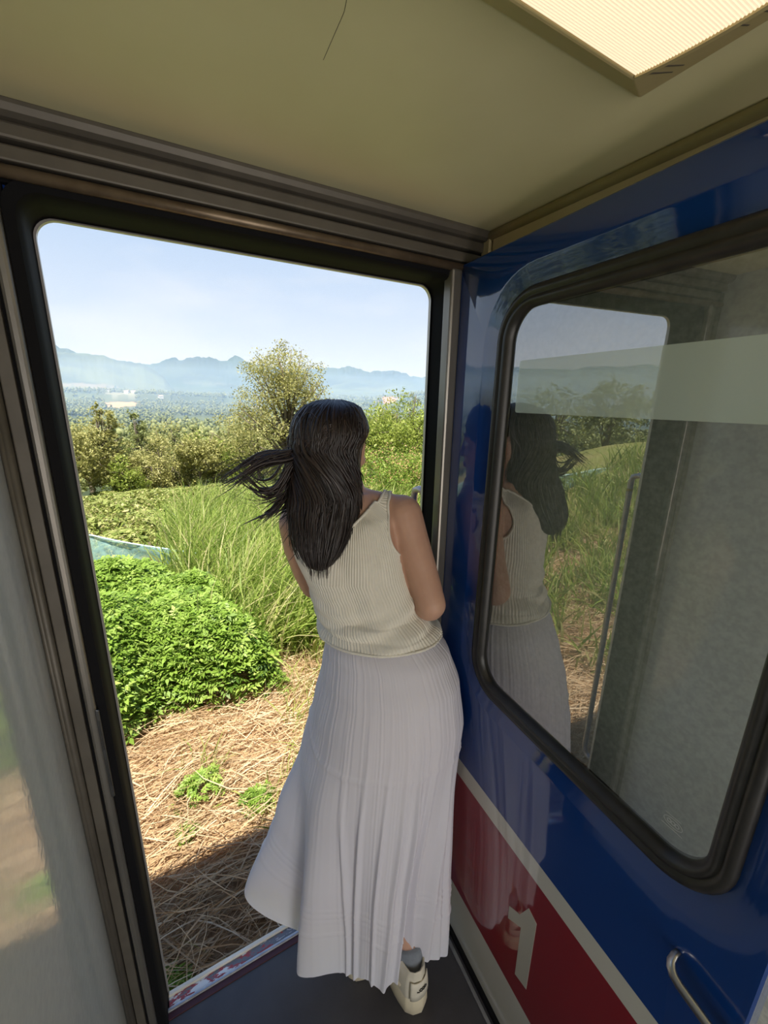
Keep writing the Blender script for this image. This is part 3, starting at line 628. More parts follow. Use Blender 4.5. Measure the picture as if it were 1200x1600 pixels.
for i in range(420):
    a = hr.uniform(pi*.98, pi*2.03); a2 = (3*pi/2)+(a-3*pi/2)*hr.uniform(.75, 1.05)
    side = abs(a-3*pi/2)/(pi/2); zt = hr.choice([hr.uniform(1.236, 1.296), hr.uniform(1.269, 1.424)])+.05*max(0, side-.3)*hr.uniform(0, 1.4)+(.04 if cos(a) > .3 else 0)
    z0 = 1.660-abs(hr.normal())*.012; n_ = 22; P = []
    w1, w2, ph = hr.normal()*.09, hr.normal()*.05, hr.uniform(0, 6.28); lift = hr.uniform(.99, 1.08); fl = hr.uniform(-.3, 1.2)
    for k in range(n_):
        f = k/(n_-1); z = z0+(zt-z0)*(f**1.25); aa = a+(a2-a)*f+w1*sin(f*5+ph)+w2*sin(f*11+ph)
        g = lift+.05*sin(f*6+ph)*(f > .4)+(.9*max(0, f-.78)*fl); P.append(hpt(aa, max(z, 1.272), g)+V3(0, 0, min(0, z-1.272)))
    lock(P, hr.uniform(.0022, .0052), 6, .55, hr.uniform(.05, .75))
for i in range(90):    # hair swept across the right side towards the ear
    f0 = hr.uniform(0, 1); z0 = 1.591-.115*f0; a0 = hr.uniform(1.36, 1.62)*pi; a1 = hr.uniform(1.86, 2.0)*pi
    P = [hpt(a0+(a1-a0)*k/13, z0+.02*sin(k/13*pi)-(.03 if i % 2 else -.004)*(k/13)**2, 1.04+.03*sin(k/13*pi)) for k in range(14)]
    lock(P, hr.uniform(.0007, .002), 5, .6, hr.uniform(.4, 1))
bund = {'A': [(0.3495, 1.0019, 1.561), (0.2971, 0.9902, 1.526), (0.254, 0.9902, 1.5237), (0.2237, 0.9902, 1.5202), (0.1852, 0.9902, 1.4969), (0.148, 0.9902, 1.4736), (0.1095, 0.9902, 1.4561)], 'curl': [(0.3378, 1.0019, 1.5435), (0.2738, 0.9902, 1.5179), (0.2272, 0.9902, 1.5086), (0.2004, 0.9902, 1.5097), (0.1794, 0.9902, 1.5167), (0.1689, 0.9902, 1.5353), (0.1736, 0.9902, 1.5517), (0.1864, 0.9902, 1.5645)], 'B': [(0.332, 0.9961, 1.5435), (0.2913, 0.9902, 1.5051), (0.2749, 0.9902, 1.4701), (0.254, 0.9902, 1.441), (0.2283, 0.9902, 1.4352), (0.2039, 0.9902, 1.4468), (0.1876, 0.9902, 1.4736), (0.1666, 0.9902, 1.4911), (0.1421, 0.9902, 1.4934)], 'C': [(0.332, 0.9902, 1.5144), (0.3006, 0.9902, 1.4701), (0.2866, 0.9902, 1.4328), (0.2656, 0.9902, 1.4037), (0.2388, 0.9902, 1.3921), (0.219, 0.9902, 1.3804), (0.1922, 0.9902, 1.3594)], 'D': [(0.3204, 0.9786, 1.4736), (0.2866, 0.9844, 1.4363), (0.2563, 0.9902, 1.4212), (0.2097, 0.9902, 1.4235), (0.1736, 0.9902, 1.4363), (0.1491, 0.9902, 1.4503)], 'E': [(0.3378, 0.9669, 1.462), (0.3087, 0.9786, 1.4212), (0.2878, 0.9902, 1.3909), (0.2563, 0.9902, 1.3548)], 'F': [(0.3585, 0.968, 1.409), (0.3131, 0.956, 1.3553), (0.2868, 0.95, 1.3194), (0.2653, 0.9441, 1.2919)]}
for key, num, rad, spr in (('A', 34, .0040, .010), ('curl', 5, .0014, .003), ('B', 26, .0042, .011), ('C', 34, .0046, .013), ('D', 7, .0011, .006), ('E', 16, .0034, .009), ('F', 26, .0036, .014)):
    for i in range(num):
        P = smooth_path(bund[key], 26); cut = int(26*hr.uniform(.62, 1)) if i else 26; o1 = hr.normal(size=3)*spr*.7; o2 = hr.normal(size=3)*spr*1.1; ph = hr.uniform(0, 6.28)
        u = np.linspace(0, 1, 26)[:, None]; P = P+o1*(1-u)*1.0+o2*u+np.stack([np.zeros(26), .003*np.sin(u[:, 0]*7+ph), spr*.45*np.sin(u[:, 0]*6+ph)], -1)
        lock(P[:max(cut, 8)], rad*hr.uniform(.3, 1), 6, .6, hr.uniform(.2, .8))
for i in range(230):   # stray strands
    if i < 75:
        key = ['A', 'B', 'C', 'A', 'E'][i % 5]; P = smooth_path(bund[key], 22); u = np.linspace(0, 1, 22)[:, None]
        P = P+hr.normal(size=3)*.012*(1-u)+hr.normal(size=3)*np.array([.03, .02, .028])*u+np.array([0, 0, .010])*np.sin(u*hr.uniform(4, 9)+hr.uniform(0, 6))
    else:
        a0 = hr.uniform(1.05, 1.9)*pi; z0 = hr.uniform(1.424, 1.648); a1 = a0+hr.normal()*.7; z1 = z0-hr.uniform(.02, .16)
        P = [hpt(a0+(a1-a0)*k/15, max(1.276, z0+(z1-z0)*k/15+.012*sin(k*.5+i)), 1.03+.10*sin(pi*k/15)*hr.uniform(.5, 1)) for k in range(16)]
    lock(P, hr.uniform(.0004, .0009), 4, 1, hr.uniform(.6, 1))
hv = np.concatenate(hv)-np.array(PO[:]); hair = fast('hair', hv, np.concatenate(hf), M_hair, person, True, col=np.concatenate(ht))

# ------------------------------------------------------------------ outdoors
gr = np.random.default_rng(5)
def vnoise(x, y, s, seed):
    g = np.random.default_rng(seed).random((64, 64)); x = np.asarray(x)/s; y = np.asarray(y)/s
    i = np.floor(x).astype(int); j = np.floor(y).astype(int); fx = x-i; fy = y-j; fx = fx*fx*(3-2*fx); fy = fy*fy*(3-2*fy)
    a = g[i % 64, j % 64]; b_ = g[(i+1) % 64, j % 64]; c = g[i % 64, (j+1) % 64]; d = g[(i+1) % 64, (j+1) % 64]
    return (a*(1-fx)+b_*fx)*(1-fy)+(c*(1-fx)+d*fx)*fy-.5
def fbm(x, y, s, seed, o=4): return sum(vnoise(x, y, s/2**k, seed+k)/2**k for k in range(o))
GY = [-80, -3, -2, .9, 1.3, 1.8, 3, 6, 8, 11, 16, 22, 30, 45, 62, 90]; GZ = [-1.3, -1.3, -1.3, -1.3, -1.24, -1.02, -.95, -1.0, -1.1, -1.35, -2.0, -2.9, -4.6, -8, -11.5, -17]
def gz(x, y):
    x = np.asarray(x, float); y = np.asarray(y, float)
    return np.interp(y, GY, GZ)+1.75*np.exp(-((x+11)/5)**2-((y-9)/4.5)**2)+.10*fbm(x, y, 2.2, 3)*(y > 1.2)+.5*fbm(x, y, 14, 9)*np.clip((y-9)/8, 0, 1)
# near ground
xs = np.concatenate([np.linspace(-60, -14, 24), np.linspace(-13.8, 16, 150), np.linspace(16.5, 60, 24)]); ys = np.concatenate([np.linspace(-80, .5, 20), np.linspace(.7, 12, 80), np.linspace(12.3, 66, 60)])
X, Y = np.meshgrid(xs, ys); Z = gz(X, Y); nx, ny = len(xs), len(ys); idx = np.arange(nx*ny).reshape(ny, nx)
F = np.stack([idx[:-1, :-1], idx[:-1, 1:], idx[1:, 1:], idx[1:, :-1]], -1).reshape(-1, 4)
m_g = bpy.data.materials.new('bank_soil_and_dry_grass'); m_g.use_nodes = True; t = m_g.node_tree; pb = t.nodes['Principled BSDF']; pb.inputs['Roughness'].default_value = .95; pb.inputs['Specular IOR Level'].default_value = .1
co = N(t, 'ShaderNodeTexCoord').outputs['Object']; n1 = N(t, 'ShaderNodeTexNoise', Scale=14.0, Detail=6.0, Roughness=.7); t.links.new(co, n1.inputs['Vector']); n2 = N(t, 'ShaderNodeTexNoise', Scale=.9, Detail=4.0); t.links.new(co, n2.inputs['Vector'])
r1 = ramp(t, n1.outputs[0], [(.3, (.16, .09, .045)), (.55, (.38, .25, .13)), (.75, (.52, .37, .21))]); r2 = ramp(t, n1.outputs[0], [(.3, (.10, .11, .03)), (.6, (.26, .27, .08)), (.8, (.42, .34, .16))])
sy = N(t, 'ShaderNodeSeparateXYZ'); t.links.new(co, sy.inputs[0]); mr = N(t, 'ShaderNodeMapRange'); mr.inputs[1].default_value = 3.5; mr.inputs[2].default_value = 8; t.links.new(sy.outputs['Y'], mr.inputs[0])
mm = N(t, 'ShaderNodeMath', operation='MULTIPLY_ADD', use_clamp=True); t.links.new(n2.outputs[0], mm.inputs[0]); mm.inputs[1].default_value = 1.6; m0 = N(t, 'ShaderNodeMath', operation='ADD'); t.links.new(mr.outputs[0], m0.inputs[0]); m0.inputs[1].default_value = -.95; t.links.new(m0.outputs[0], mm.inputs[2])
mx = N(t, 'ShaderNodeMix', data_type='RGBA'); t.links.new(mm.outputs[0], mx.inputs[0]); t.links.new(r1.outputs[0], mx.inputs[6]); t.links.new(r2.outputs[0], mx.inputs[7]); t.links.new(mx.outputs[2], pb.inputs['Base Color'])
ground = fast('ground', np.stack([X, Y, Z], -1).reshape(-1, 3), F, m_g, None, True); tag(ground, 'embankment ground with soil and dry grass sloping away from the train', None, None, 'structure')

# valley and mountains on a polar grid
AZ = np.radians(np.concatenate([np.linspace(-84, -12, 90), np.linspace(-11.8, 40, 520), np.linspace(40.5, 84, 50)])); D = np.exp(np.linspace(np.log(56), np.log(8200), 330))
A_, D_ = np.meshgrid(AZ, D); az = np.degrees(A_)
X = D_*np.sin(A_); Y = D_*np.cos(A_)
el = np.interp(np.log(D_), np.log([50, 56, 75, 110, 200, 400, 800, 1400, 2200, 3200, 4300]), [-11.8, -11.4, -10.0, -8.2, -6.4, -4.6, -2.5, -1.05, .1, 1.0, 1.5])
ridge = np.interp(az, [-84, -40, -12, -9, -7.5, -5, -2.2, 0, 1.2, 2.6, 4, 5.2, 6.5, 7.5, 8.4, 9.3, 10.2, 12, 14, 16, 18.5, 21, 23.5, 25.5, 28, 30, 33, 40, 84], [3, 4, 4.9, 4.9, 4.7, 4.3, 3.7, 3.25, 3.4, 4.0, 4.15, 4.4, 4.15, 4.2, 3.85, 4.2, 4.35, 3.95, 3.7, 3.85, 3.5, 3.75, 3.9, 3.75, 3.45, 3.3, 3.0, 3.2, 3])
ridge = ridge+.30*fbm(az*10, D_/110, 14, 31)+.22*fbm(az*10, D_/110, 6, 33)
s = np.clip((D_-4300)/1500, 0, 1); el = np.where(D_ > 4300, 1.5+(ridge-1.5)*(s*s*(3-2*s)), el); el = np.where(D_ > 5900, ridge-(D_-5900)/2300*2.5, el)
lr = np.interp(az, [-84, -14, -7.5, -4, 0, 2, 4, 84], [3, 4.6, 4.5, 4.0, 3.2, 2.4, 0, 0])+.25*fbm(az*10, D_/100, 9, 41); lr = np.maximum(lr, 0)
el = np.maximum(el, np.where(D_ > 1600, lr*np.exp(-((D_-3300)/850)**2*(D_ < 3300)-((D_-3300)/500)**2*(D_ >= 3300)), -50))
rr_ = np.interp(az, [-84, 20, 24, 27, 29.5, 31.5, 34, 40, 84], [-9, -9, -1.6, -.2, .85, .7, 1.0, .2, .2]); el = np.maximum(el, np.where(np.abs(D_-1900) < 700, rr_-((D_-1900)/500)**2*1.3, -50))
Z = 1.66+D_*np.tan(np.radians(el))
Z = Z+D_*.010*fbm(X, Y, 260, 17, 5)*np.clip((D_-60)/300, 0, 1)+D_*.020*fbm(X, Y, 900, 19, 5)*np.clip((D_-1500)/1500, 0, 1)+1.5*fbm(X, Y, 14, 23, 2)*np.clip((D_-150)/250, 0, 1)*np.clip((2600-D_)/800, 0, 1)
def vgz(x, y):   # valley height by look-up
    d = np.hypot(x, y); a = np.arctan2(x, y); i = np.clip(np.searchsorted(D, d), 1, len(D)-1); j = np.clip(np.searchsorted(AZ, a), 1, len(AZ)-1); return (Z[i, j]+Z[i-1, j-1])/2
fn = np.clip((fbm(X, Y, 40, 51, 3)*np.clip(1.6-D_/1200, 0, 1)+1.3*fbm(X, Y, 110, 53, 2)*np.clip((D_-700)/600, 0, 1)*np.clip((4200-D_)/1200, 0, 1)+1.2*fbm(X, Y, 330, 54, 2)*np.clip((D_-2600)/1200, 0, 1))*1.3+.5, 0, 1)[..., None]; big = np.clip(fbm(X, Y, 500, 61, 4)*1.3+.5, 0, 1)[..., None]
C = (1-fn)*np.array([.022, .042, .024])+fn*np.array([.085, .115, .050]); C = C*(1-.35*big)+.35*big*np.array([.15, .145, .07])
elv = np.degrees(np.arctan2(Z-1.66, D_)); edge = fbm(az*8, elv*40, 6, 71, 3)
def patch(a0, e0, wa, we, col, k=1.0):
    global C
    m = np.clip((1.15-((az-a0)/wa)**2-((elv-e0)/we)**2+edge*1.6)*4, 0, 1)[..., None]*k*(D_ > 500)[..., None]; C = C*(1-m)+m*np.array(col)
patch(-2.6, -1.0, 1.7, .32, (.50, .28, .14)); patch(-5.4, .95, 2.6, .22, (.26, .20, .12), .6); patch(-2.3, .25, 1.6, .16, (.38, .36, .26), .45); patch(29.6, .05, 1.1, .42, (.46, .25, .16), .85); patch(13, -1.2, 1.6, .2, (.36, .29, .19), .5); patch(-6, -1.2, 1, .2, (.4, .34, .2), .5); patch(6, 1.6, 3, .12, (.25, .24, .15), .5)
C = C*(1-.45*np.clip((D_-2800)/1500, 0, 1)[..., None]*np.array([1, .9, .6])); nA, nD = len(AZ), len(D); idx = np.arange(nA*nD).reshape(nD, nA); F = np.stack([idx[:-1, :-1], idx[:-1, 1:], idx[1:, 1:], idx[1:, :-1]], -1).reshape(-1, 4)  # far slopes darkened and blued with distance, haze put into the colour
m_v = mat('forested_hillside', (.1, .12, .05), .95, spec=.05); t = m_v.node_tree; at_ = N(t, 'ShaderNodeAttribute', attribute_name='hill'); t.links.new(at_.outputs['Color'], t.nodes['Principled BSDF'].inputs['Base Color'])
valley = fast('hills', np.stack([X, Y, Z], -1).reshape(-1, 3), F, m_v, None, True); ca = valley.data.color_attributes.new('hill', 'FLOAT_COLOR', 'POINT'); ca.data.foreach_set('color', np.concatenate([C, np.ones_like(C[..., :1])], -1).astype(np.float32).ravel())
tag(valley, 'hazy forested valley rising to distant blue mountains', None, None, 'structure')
# valley haze: a real scattering layer lying over the valley
hm = bpy.data.materials.new('valley_haze'); hm.use_nodes = True; t = hm.node_tree; t.nodes.clear(); vsn = N(t, 'ShaderNodeVolumeScatter'); vsn.inputs['Color'].default_value = (.47, .68, 1, 1); vsn.inputs['Density'].default_value = 5.0e-4; out = N(t, 'ShaderNodeOutputMaterial'); t.links.new(vsn.outputs[0], out.inputs['Volume'])
hz_ = MB().box((-5000, 206, -400), (5000, 2300, 130)).build('haze', hm); tag(hz_, 'pale blue haze lying over the valley', 'haze', None, 'stuff')

# ---- foliage helpers
def leafmat(name, stops, rough=.55, tr=.35, spec=.3):
    m = bpy.data.materials.new(name); m.use_nodes = True; t = m.node_tree; pb = t.nodes['Principled BSDF']; out = t.nodes['Material Output']
    at_ = N(t, 'ShaderNodeAttribute', attribute_name='tint'); rr = ramp(t, at_.outputs['Fac'], stops); t.links.new(rr.outputs[0], pb.inputs['Base Color']); pb.inputs['Roughness'].default_value = rough; pb.inputs['Specular IOR Level'].default_value = spec
    tl = N(t, 'ShaderNodeBsdfTranslucent'); t.links.new(rr.outputs[0], tl.inputs[0]); ms = N(t, 'ShaderNodeMixShader'); ms.inputs[0].default_value = tr
    t.links.new(pb.outputs[0], ms.inputs[1]); t.links.new(tl.outputs[0], ms.inputs[2]); t.links.new(ms.outputs[0], out.inputs[0]); return m
def rotations(n, g, up_=.6):
    """random orthonormal frames whose third axis leans towards +z by up_"""
    nrm = g.normal(size=(n, 3)); nrm /= np.linalg.norm(nrm, axis=1, keepdims=True); nrm = nrm*(1-up_)+np.array([0, 0, up_]); nrm /= np.linalg.norm(nrm, axis=1, keepdims=True)
    a = g.normal(size=(n, 3)); u = a-nrm*(a*nrm).sum(1, keepdims=True); u /= np.linalg.norm(u, axis=1, keepdims=True); v = np.cross(nrm, u)
    return np.stack([u, v, nrm], -1)
def scatter(tv, tf, P, Rm, S):
    tv = np.asarray(tv, float); tf = np.asarray(tf); n = len(P); V = np.einsum('nij,kj->nki', Rm, tv)*np.asarray(S).reshape(-1, 1, 1)+P[:, None]
    return V.reshape(-1, 3), (tf[None]+np.arange(n)[:, None, None]*len(tv)).reshape(-1, tf.shape[1])
LEAF = ([(0, -.5, 0), (.26, -.05, .06), (0, .5, -.05), (-.26, -.05, .06)], [(0, 1, 2, 3)])
LEAF3 = ([(0, -.5, 0), (.22, -.1, .05), (0, .5, -.1), (-.22, -.1, .05), (.05, -.3, 0), (.5, -.15, .08), (.62, .22, -.05), (.3, .05, .03), (-.05, -.3, 0), (-.3, .05, .03), (-.62, .22, -.05), (-.5, -.15, .08)], [(0, 1, 2, 3), (4, 5, 6, 7), (8, 9, 10, 11)])
def pinnate():
    V = []; F = []
    def lf(p, d, L, w_):
        d = np.array(d)/np.linalg.norm(d); s_ = np.array([-d[1], d[0], 0]); p = np.array(p); b_ = len(V)
        V.extend([p, p+d*L*.45+s_*w_+np.array([0, 0, .03]), p+d*L+np.array([0, 0, -.06]), p+d*L*.45-s_*w_+np.array([0, 0, .03])]); F.append((b_, b_+1, b_+2, b_+3))
    lf((0, .15, 0), (0, 1, 0), .55, .12)
    for y_, L in ((-.35, .36), (-.12, .44), (.12, .42)):
        for s_ in (-1, 1): lf((0, y_, 0), (s_, .55, -.08), L, .095)
    return np.array(V), np.array(F)
PIN = pinnate()
def strips(P, dirs, L, W_, bend, nseg, g):
    """curved grass blades: start P, heading dirs, bending towards bend (n,3)"""
    n = len(P); V = np.zeros((n, nseg+1, 2, 3)); p = P.copy(); d = dirs/np.linalg.norm(dirs, axis=1, keepdims=True)
    side = np.cross(d, g.normal(size=(n, 3))); side /= np.linalg.norm(side, axis=1, keepdims=True); L = np.asarray(L)[:, None]; W_ = np.asarray(W_)[:, None]
    for k in range(nseg+1):
        f = k/nseg; w_ = W_*(.75+.5*f if f < .35 else (1-f)/.65*.92+.06); V[:, k, 0] = p-side*w_*.5; V[:, k, 1] = p+side*w_*.5
        p = p+d*L/nseg; d = d+bend/nseg; d /= np.linalg.norm(d, axis=1, keepdims=True)
    i = np.arange(n)[:, None]*(nseg+1)*2+np.arange(nseg)[None]*2; F = np.stack([i, i+1, i+3, i+2], -1).reshape(-1, 4); return V.reshape(-1, 3), F
def join(parts):
    Vs, Fs, Ts, b_ = [], [], [], 0
    for V, F, T in parts: Vs.append(V); Fs.append(F+b_); Ts.append(T); b_ += len(V)
    return np.concatenate(Vs), np.concatenate(Fs), np.concatenate(Ts)
def unit(v): return v/np.linalg.norm(v, axis=-1, keepdims=True)

# ---- dry straw, living grass and tall blades on the bank
M_straw = leafmat('dry_straw', [(0, (.22, .13, .06)), (.5, (.58, .40, .22)), (1, (.78, .62, .40))], .6, .2)
M_grass = leafmat('green_blades', [(0, (.06, .10, .015)), (.4, (.20, .30, .045)), (.75, (.38, .46, .10)), (1, (.62, .55, .26))], .45, .4)
n = 60000; x = gr.uniform(-5.5, 4.6, n); y = 1.08+4.4*gr.random(n)**1.25; p = np.stack([x, y, gz(x, y)+gr.uniform(0, .07, n)], -1)
a = gr.normal(0, .55, n)+np.where(gr.random(n) < .5, 0, pi); d = np.stack([np.cos(a), np.sin(a), gr.normal(.12, .22, n)], -1)
V, F = strips(p, d, gr.uniform(.14, .55, n), gr.uniform(.0035, .0105, n), gr.normal(size=(n, 3))*np.array([.7, .7, .35])-np.array([0, 0, .25]), 3, gr)
tn = np.clip(gr.normal(.58, .22, n)+.35*fbm(x, y, .8, 77), 0, 1); tag(fast('straw', V, F, M_straw, None, False, col=np.repeat(tn, 8)), 'flattened dry straw covering the bank beside the train', 'straw', None, 'stuff')
n = 26000; x = gr.uniform(-6, 5, n); y = gr.uniform(1.3, 7.5, n); m_ = (fbm(x, y, 1.1, 91)+np.clip((x-.35)*.5+(y-3)*.15, -.5, .5)+np.clip((-1.3-x)*.2, 0, .4)) > .02; x, y = x[m_], y[m_]; n = len(x)
p = np.stack([x, y, gz(x, y)], -1); d = np.stack([gr.normal(.1, .45, n), gr.normal(-.05, .4, n), np.full(n, .9)], -1)
V, F = strips(p, d, gr.uniform(.15, .42, n)*(.7+.12*y), gr.uniform(.005, .013, n), gr.normal(size=(n, 3))*.6-np.array([-.2, .1, .8]), 4, gr)
tag(fast('short_grass', V, F, M_grass, None, False, col=np.repeat(np.clip(gr.normal(.72, .2, n), 0, 1), 10)), 'yellow green grass growing through the dry straw', 'grass', None, 'stuff')
# tall grass: thick clumps
pts = []
for _ in range(760):
    cy = gr.uniform(3.7, 9.4); lo = .10*cy-.22-.35*(cy > 5.6); cx = lo+gr.gamma(1.3, 1.0)*1.0
    if gr.random() < .35: cx = gr.uniform(-9, -1.8); cy = gr.uniform(2.6, 8)
    k = gr.integers(24, 44); pts.append(np.stack([cx+gr.normal(0, .13, k), cy+gr.normal(0, .13, k)], -1))
pts = np.concatenate(pts); n = len(pts); h_ = gr.uniform(.55, 1.25, n)*np.interp(pts[:, 1], [2.5, 5, 9], [.75, .95, 1.1])*np.where(pts[:, 0] < -1.5, .7, 1)
d = np.stack([gr.normal(.12, .28, n), gr.normal(-.05, .26, n), np.ones(n)], -1); V, F = strips(np.concatenate([pts, gz(pts[:, 0], pts[:, 1])[:, None]], 1), d, h_, gr.uniform(.012, .036, n), np.stack([gr.normal(.5, .7, n), gr.normal(-.1, .7, n), -gr.uniform(.1, 1.1, n)], -1), 6, gr)
tag(fast('tall_grass', V, F, M_grass, None, False, col=np.repeat(np.clip(gr.normal(.64, .22, n), 0, 1), 14)), 'tall bright green blades of grass behind the leafy bush', 'grass', None, 'stuff')

# ---- the leafy bush and small weeds
M_bush = leafmat('fresh_green_leaves', [(0, (.06, .13, .015)), (.5, (.27, .41, .06)), (1, (.48, .60, .15))], .45, .4)
M_stem = mat('green_brown_stem', (.10, .085, .03), .8)
def bush(name, c, rx, ry, h, nl, size, label, group=None, cat='bush', seed=1, tpl=PIN):
    g = np.random.default_rng(seed); x0, y0 = c; z0 = float(gz(x0, y0)); o = empty(name, (x0, y0, z0)); tag(o, label, cat, group)
    a = g.uniform(0, 2*pi, nl); r_ = np.sqrt(g.random(nl)); lump = 1+.22*np.sin(a*3+seed)+.14*np.sin(a*7+2*seed)
    e = np.sqrt(np.clip(1-r_**2.6, 0, 1)); X = r_*np.cos(a)*rx*lump; Y = r_*np.sin(a)*ry*lump
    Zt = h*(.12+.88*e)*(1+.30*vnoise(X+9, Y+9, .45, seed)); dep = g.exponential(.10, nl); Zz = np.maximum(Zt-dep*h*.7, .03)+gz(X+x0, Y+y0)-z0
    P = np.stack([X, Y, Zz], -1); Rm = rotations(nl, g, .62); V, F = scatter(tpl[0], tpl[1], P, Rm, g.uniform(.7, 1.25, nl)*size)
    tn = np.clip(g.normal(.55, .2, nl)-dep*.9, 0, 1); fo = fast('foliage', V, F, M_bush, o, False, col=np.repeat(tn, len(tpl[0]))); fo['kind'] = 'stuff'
    for k in range(9):
        an = 2*pi*k/9+g.normal()*.2; q = MB(); rr0 = g.uniform(.3, .8); ex, ey = cos(an)*rx*rr0, sin(an)*ry*rr0
        q.tube([(ex*.12, ey*.12, -.03), (ex*.5, ey*.5, h*.4), (ex, ey, h*.8*math.sqrt(1-rr0**2.6))], [.014*h+.004, .010*h+.003, .004], 6); q.build('stem', M_stem, o, True)
    return o
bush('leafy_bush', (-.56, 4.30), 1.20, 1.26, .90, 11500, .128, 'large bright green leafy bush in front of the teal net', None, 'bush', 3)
for k, (x_, y_, sz, lb_) in enumerate(((.04, 2.52, .19, 'small bright green weed in the middle of the dry straw'), (.36, 2.30, .13, 'small green weed right of the brightest weed on the straw'), (-.08, 2.30, .06, 'yellowish seedling below the bright weed on the straw'), (-.20, 1.62, .09, 'tiny green weed in the shaded straw by the left jamb'), (1.02, 4.0, .26, 'low green weed beside her waist among the grass'), (.72, 3.35, .2, 'low green weed on the straw left of her skirt'))):
    bush('leafy_weed', (x_, y_), sz*.8, sz*.7, sz*.9, 90, .07, lb_, 'small weeds on the bank', 'weed', 30+k)

# ---- teal net fence
nf = empty('net_fence', (-.6, 6.6, 0)); tag(nf, 'low sagging teal net fence behind the leafy bush', 'fence')
m_n = bpy.data.materials.new('teal_net'); m_n.use_nodes = True; t = m_n.node_tree; t.nodes.clear(); df = N(t, 'ShaderNodeBsdfDiffuse'); df.inputs[0].default_value = (.40, .62, .60, 1); tl = N(t, 'ShaderNodeBsdfTranslucent'); tl.inputs[0].default_value = (.40, .62, .60, 1); trp = N(t, 'ShaderNodeBsdfTransparent')
no = N(t, 'ShaderNodeTexNoise', Scale=9.0, Detail=4.0); t.links.new(N(t, 'ShaderNodeTexCoord').outputs['Object'], no.inputs['Vector']); rr = ramp(t, no.outputs[0], [(.35, (.28, .28, .28)), (.7, (.72, .72, .72))])
m1 = N(t, 'ShaderNodeMixShader'); m1.inputs[0].default_value = .4; t.links.new(df.outputs[0], m1.inputs[1]); t.links.new(tl.outputs[0], m1.inputs[2]); m2 = N(t, 'ShaderNodeMixShader'); t.links.new(rr.outputs[0], m2.inputs[0]); t.links.new(trp.outputs[0], m2.inputs[1]); t.links.new(m1.outputs[0], m2.inputs[2]); out = N(t, 'ShaderNodeOutputMaterial'); t.links.new(m2.outputs[0], out.inputs[0])
fx = np.linspace(-9, 1.3, 90); fy = 6.9-.62*(fx+.9)*np.where(fx > -.9, 1, .25); ft = np.interp(fx, [-9, -4, -.95, .35, 1.3], [.06, -.05, -.25, -.50, -.74])+.02*np.sin(fx*3.1); fb = gz(fx, fy)
q = MB(); q.rings([[(x_+.6, y_-6.6+.04*sin(x_*5+k), b_+(t_-b_)*k/5) for x_, y_, t_, b_ in zip(fx, fy, ft, fb)] for k in range(6)], closed=False); no_ = q.build('net', m_n, nf, True); md = no_.modifiers.new('t', 'SOLIDIFY'); md.thickness = .003
q = MB(); q.tube([(x_+.6, y_-6.6, t_) for x_, y_, t_ in zip(fx, fy, ft)], .012, 6); q.build('top_rope', mat('pale_rope', (.55, .72, .70), .7), nf, True)
for x_ in (-8, -5.2, -2.7, -.2):
    i_ = int(np.argmin(abs(fx-x_))); q = MB(); q.tube([(x_+.6, fy[i_]-6.6+.03, fb[i_]-.15), (x_+.61, fy[i_]-6.6+.03, ft[i_]+.05)], .022, 8); q.build('stake', M_stem, nf, True)

# ---- tea field: every bush its own object, sharing three meshes
M_tea = leafmat('tea_leaves', [(0, (.06, .09, .015)), (.4, (.20, .25, .045)), (.8, (.38, .40, .12)), (1, (.50, .44, .20))], .5, .3)
tea_me = []
for v in range(4):
    g = np.random.default_rng(100+v); n = 620; a = g.uniform(0, 2*pi, n); r_ = np.sqrt(g.random(n)); lump = 1+.15*np.sin(3*a+v)+.1*np.sin(5*a)
    P = np.stack([r_*np.cos(a)*.62*lump, r_*np.sin(a)*.55*lump, .50*np.sqrt(np.clip(1-r_**3, 0, 1))+.03-g.exponential(.045, n)], -1); P[:, 2] = np.maximum(P[:, 2], .0)
    V, F = scatter(LEAF[0], LEAF[1], P, rotations(n, g, .6), g.uniform(.09, .17, n)); o = fast('tea_bush', V, F, M_tea, None, False, col=np.repeat(np.clip(g.normal(.6, .25, n), 0, 1), 4)); tea_me.append(o.data); bpy.data.objects.remove(o)
cnt = 0
for yy_ in np.arange(8.6, 25, 1.12):
    xa, xb = -.17*yy_-.6, .68*yy_+.6
    for xx in np.arange(xa, xb, 1.14):
        x_ = xx+gr.normal()*.08+(yy_*7 % 1); y_ = yy_+gr.normal()*.08
        if gr.random() < .13 or (abs(x_-1.4) < .8 and abs(y_-12.2) < .7) or (x_ > .45*y_+.5 and y_ < 13): continue
        o = bpy.data.objects.new('tea_bush', tea_me[gr.integers(0, 4)]); COL.objects.link(o); o.location = (x_, y_, float(gz(x_, y_))-.03); o.rotation_euler = (0, 0, gr.uniform(0, 6.28)); s_ = gr.uniform(.80, .98); o.scale = (s_, s_, s_*gr.uniform(.8, 1.15))
        tag(o, 'clipped round tea bush in the sloping field beyond the tall grass', 'tea bush', 'tea bushes of the sloping field'); cnt += 1
n = 9000; y = gr.uniform(8.5, 22.5, n); x = gr.uniform(-.2, .7, n)*y; d = np.stack([gr.normal(0, .4, n), gr.normal(0, .4, n), np.ones(n)], -1)
V, F = strips(np.stack([x, y, gz(x, y)], -1), d, gr.uniform(.15, .5, n), gr.uniform(.012, .03, n), gr.normal(size=(n, 3))*.7, 3, gr); tag(fast('field_grass', V, F, M_grass, None, False, col=np.repeat(np.clip(gr.normal(.85, .15, n), 0, 1), 8)), 'dry yellowish grass between the tea bushes', 'grass', None, 'stuff')

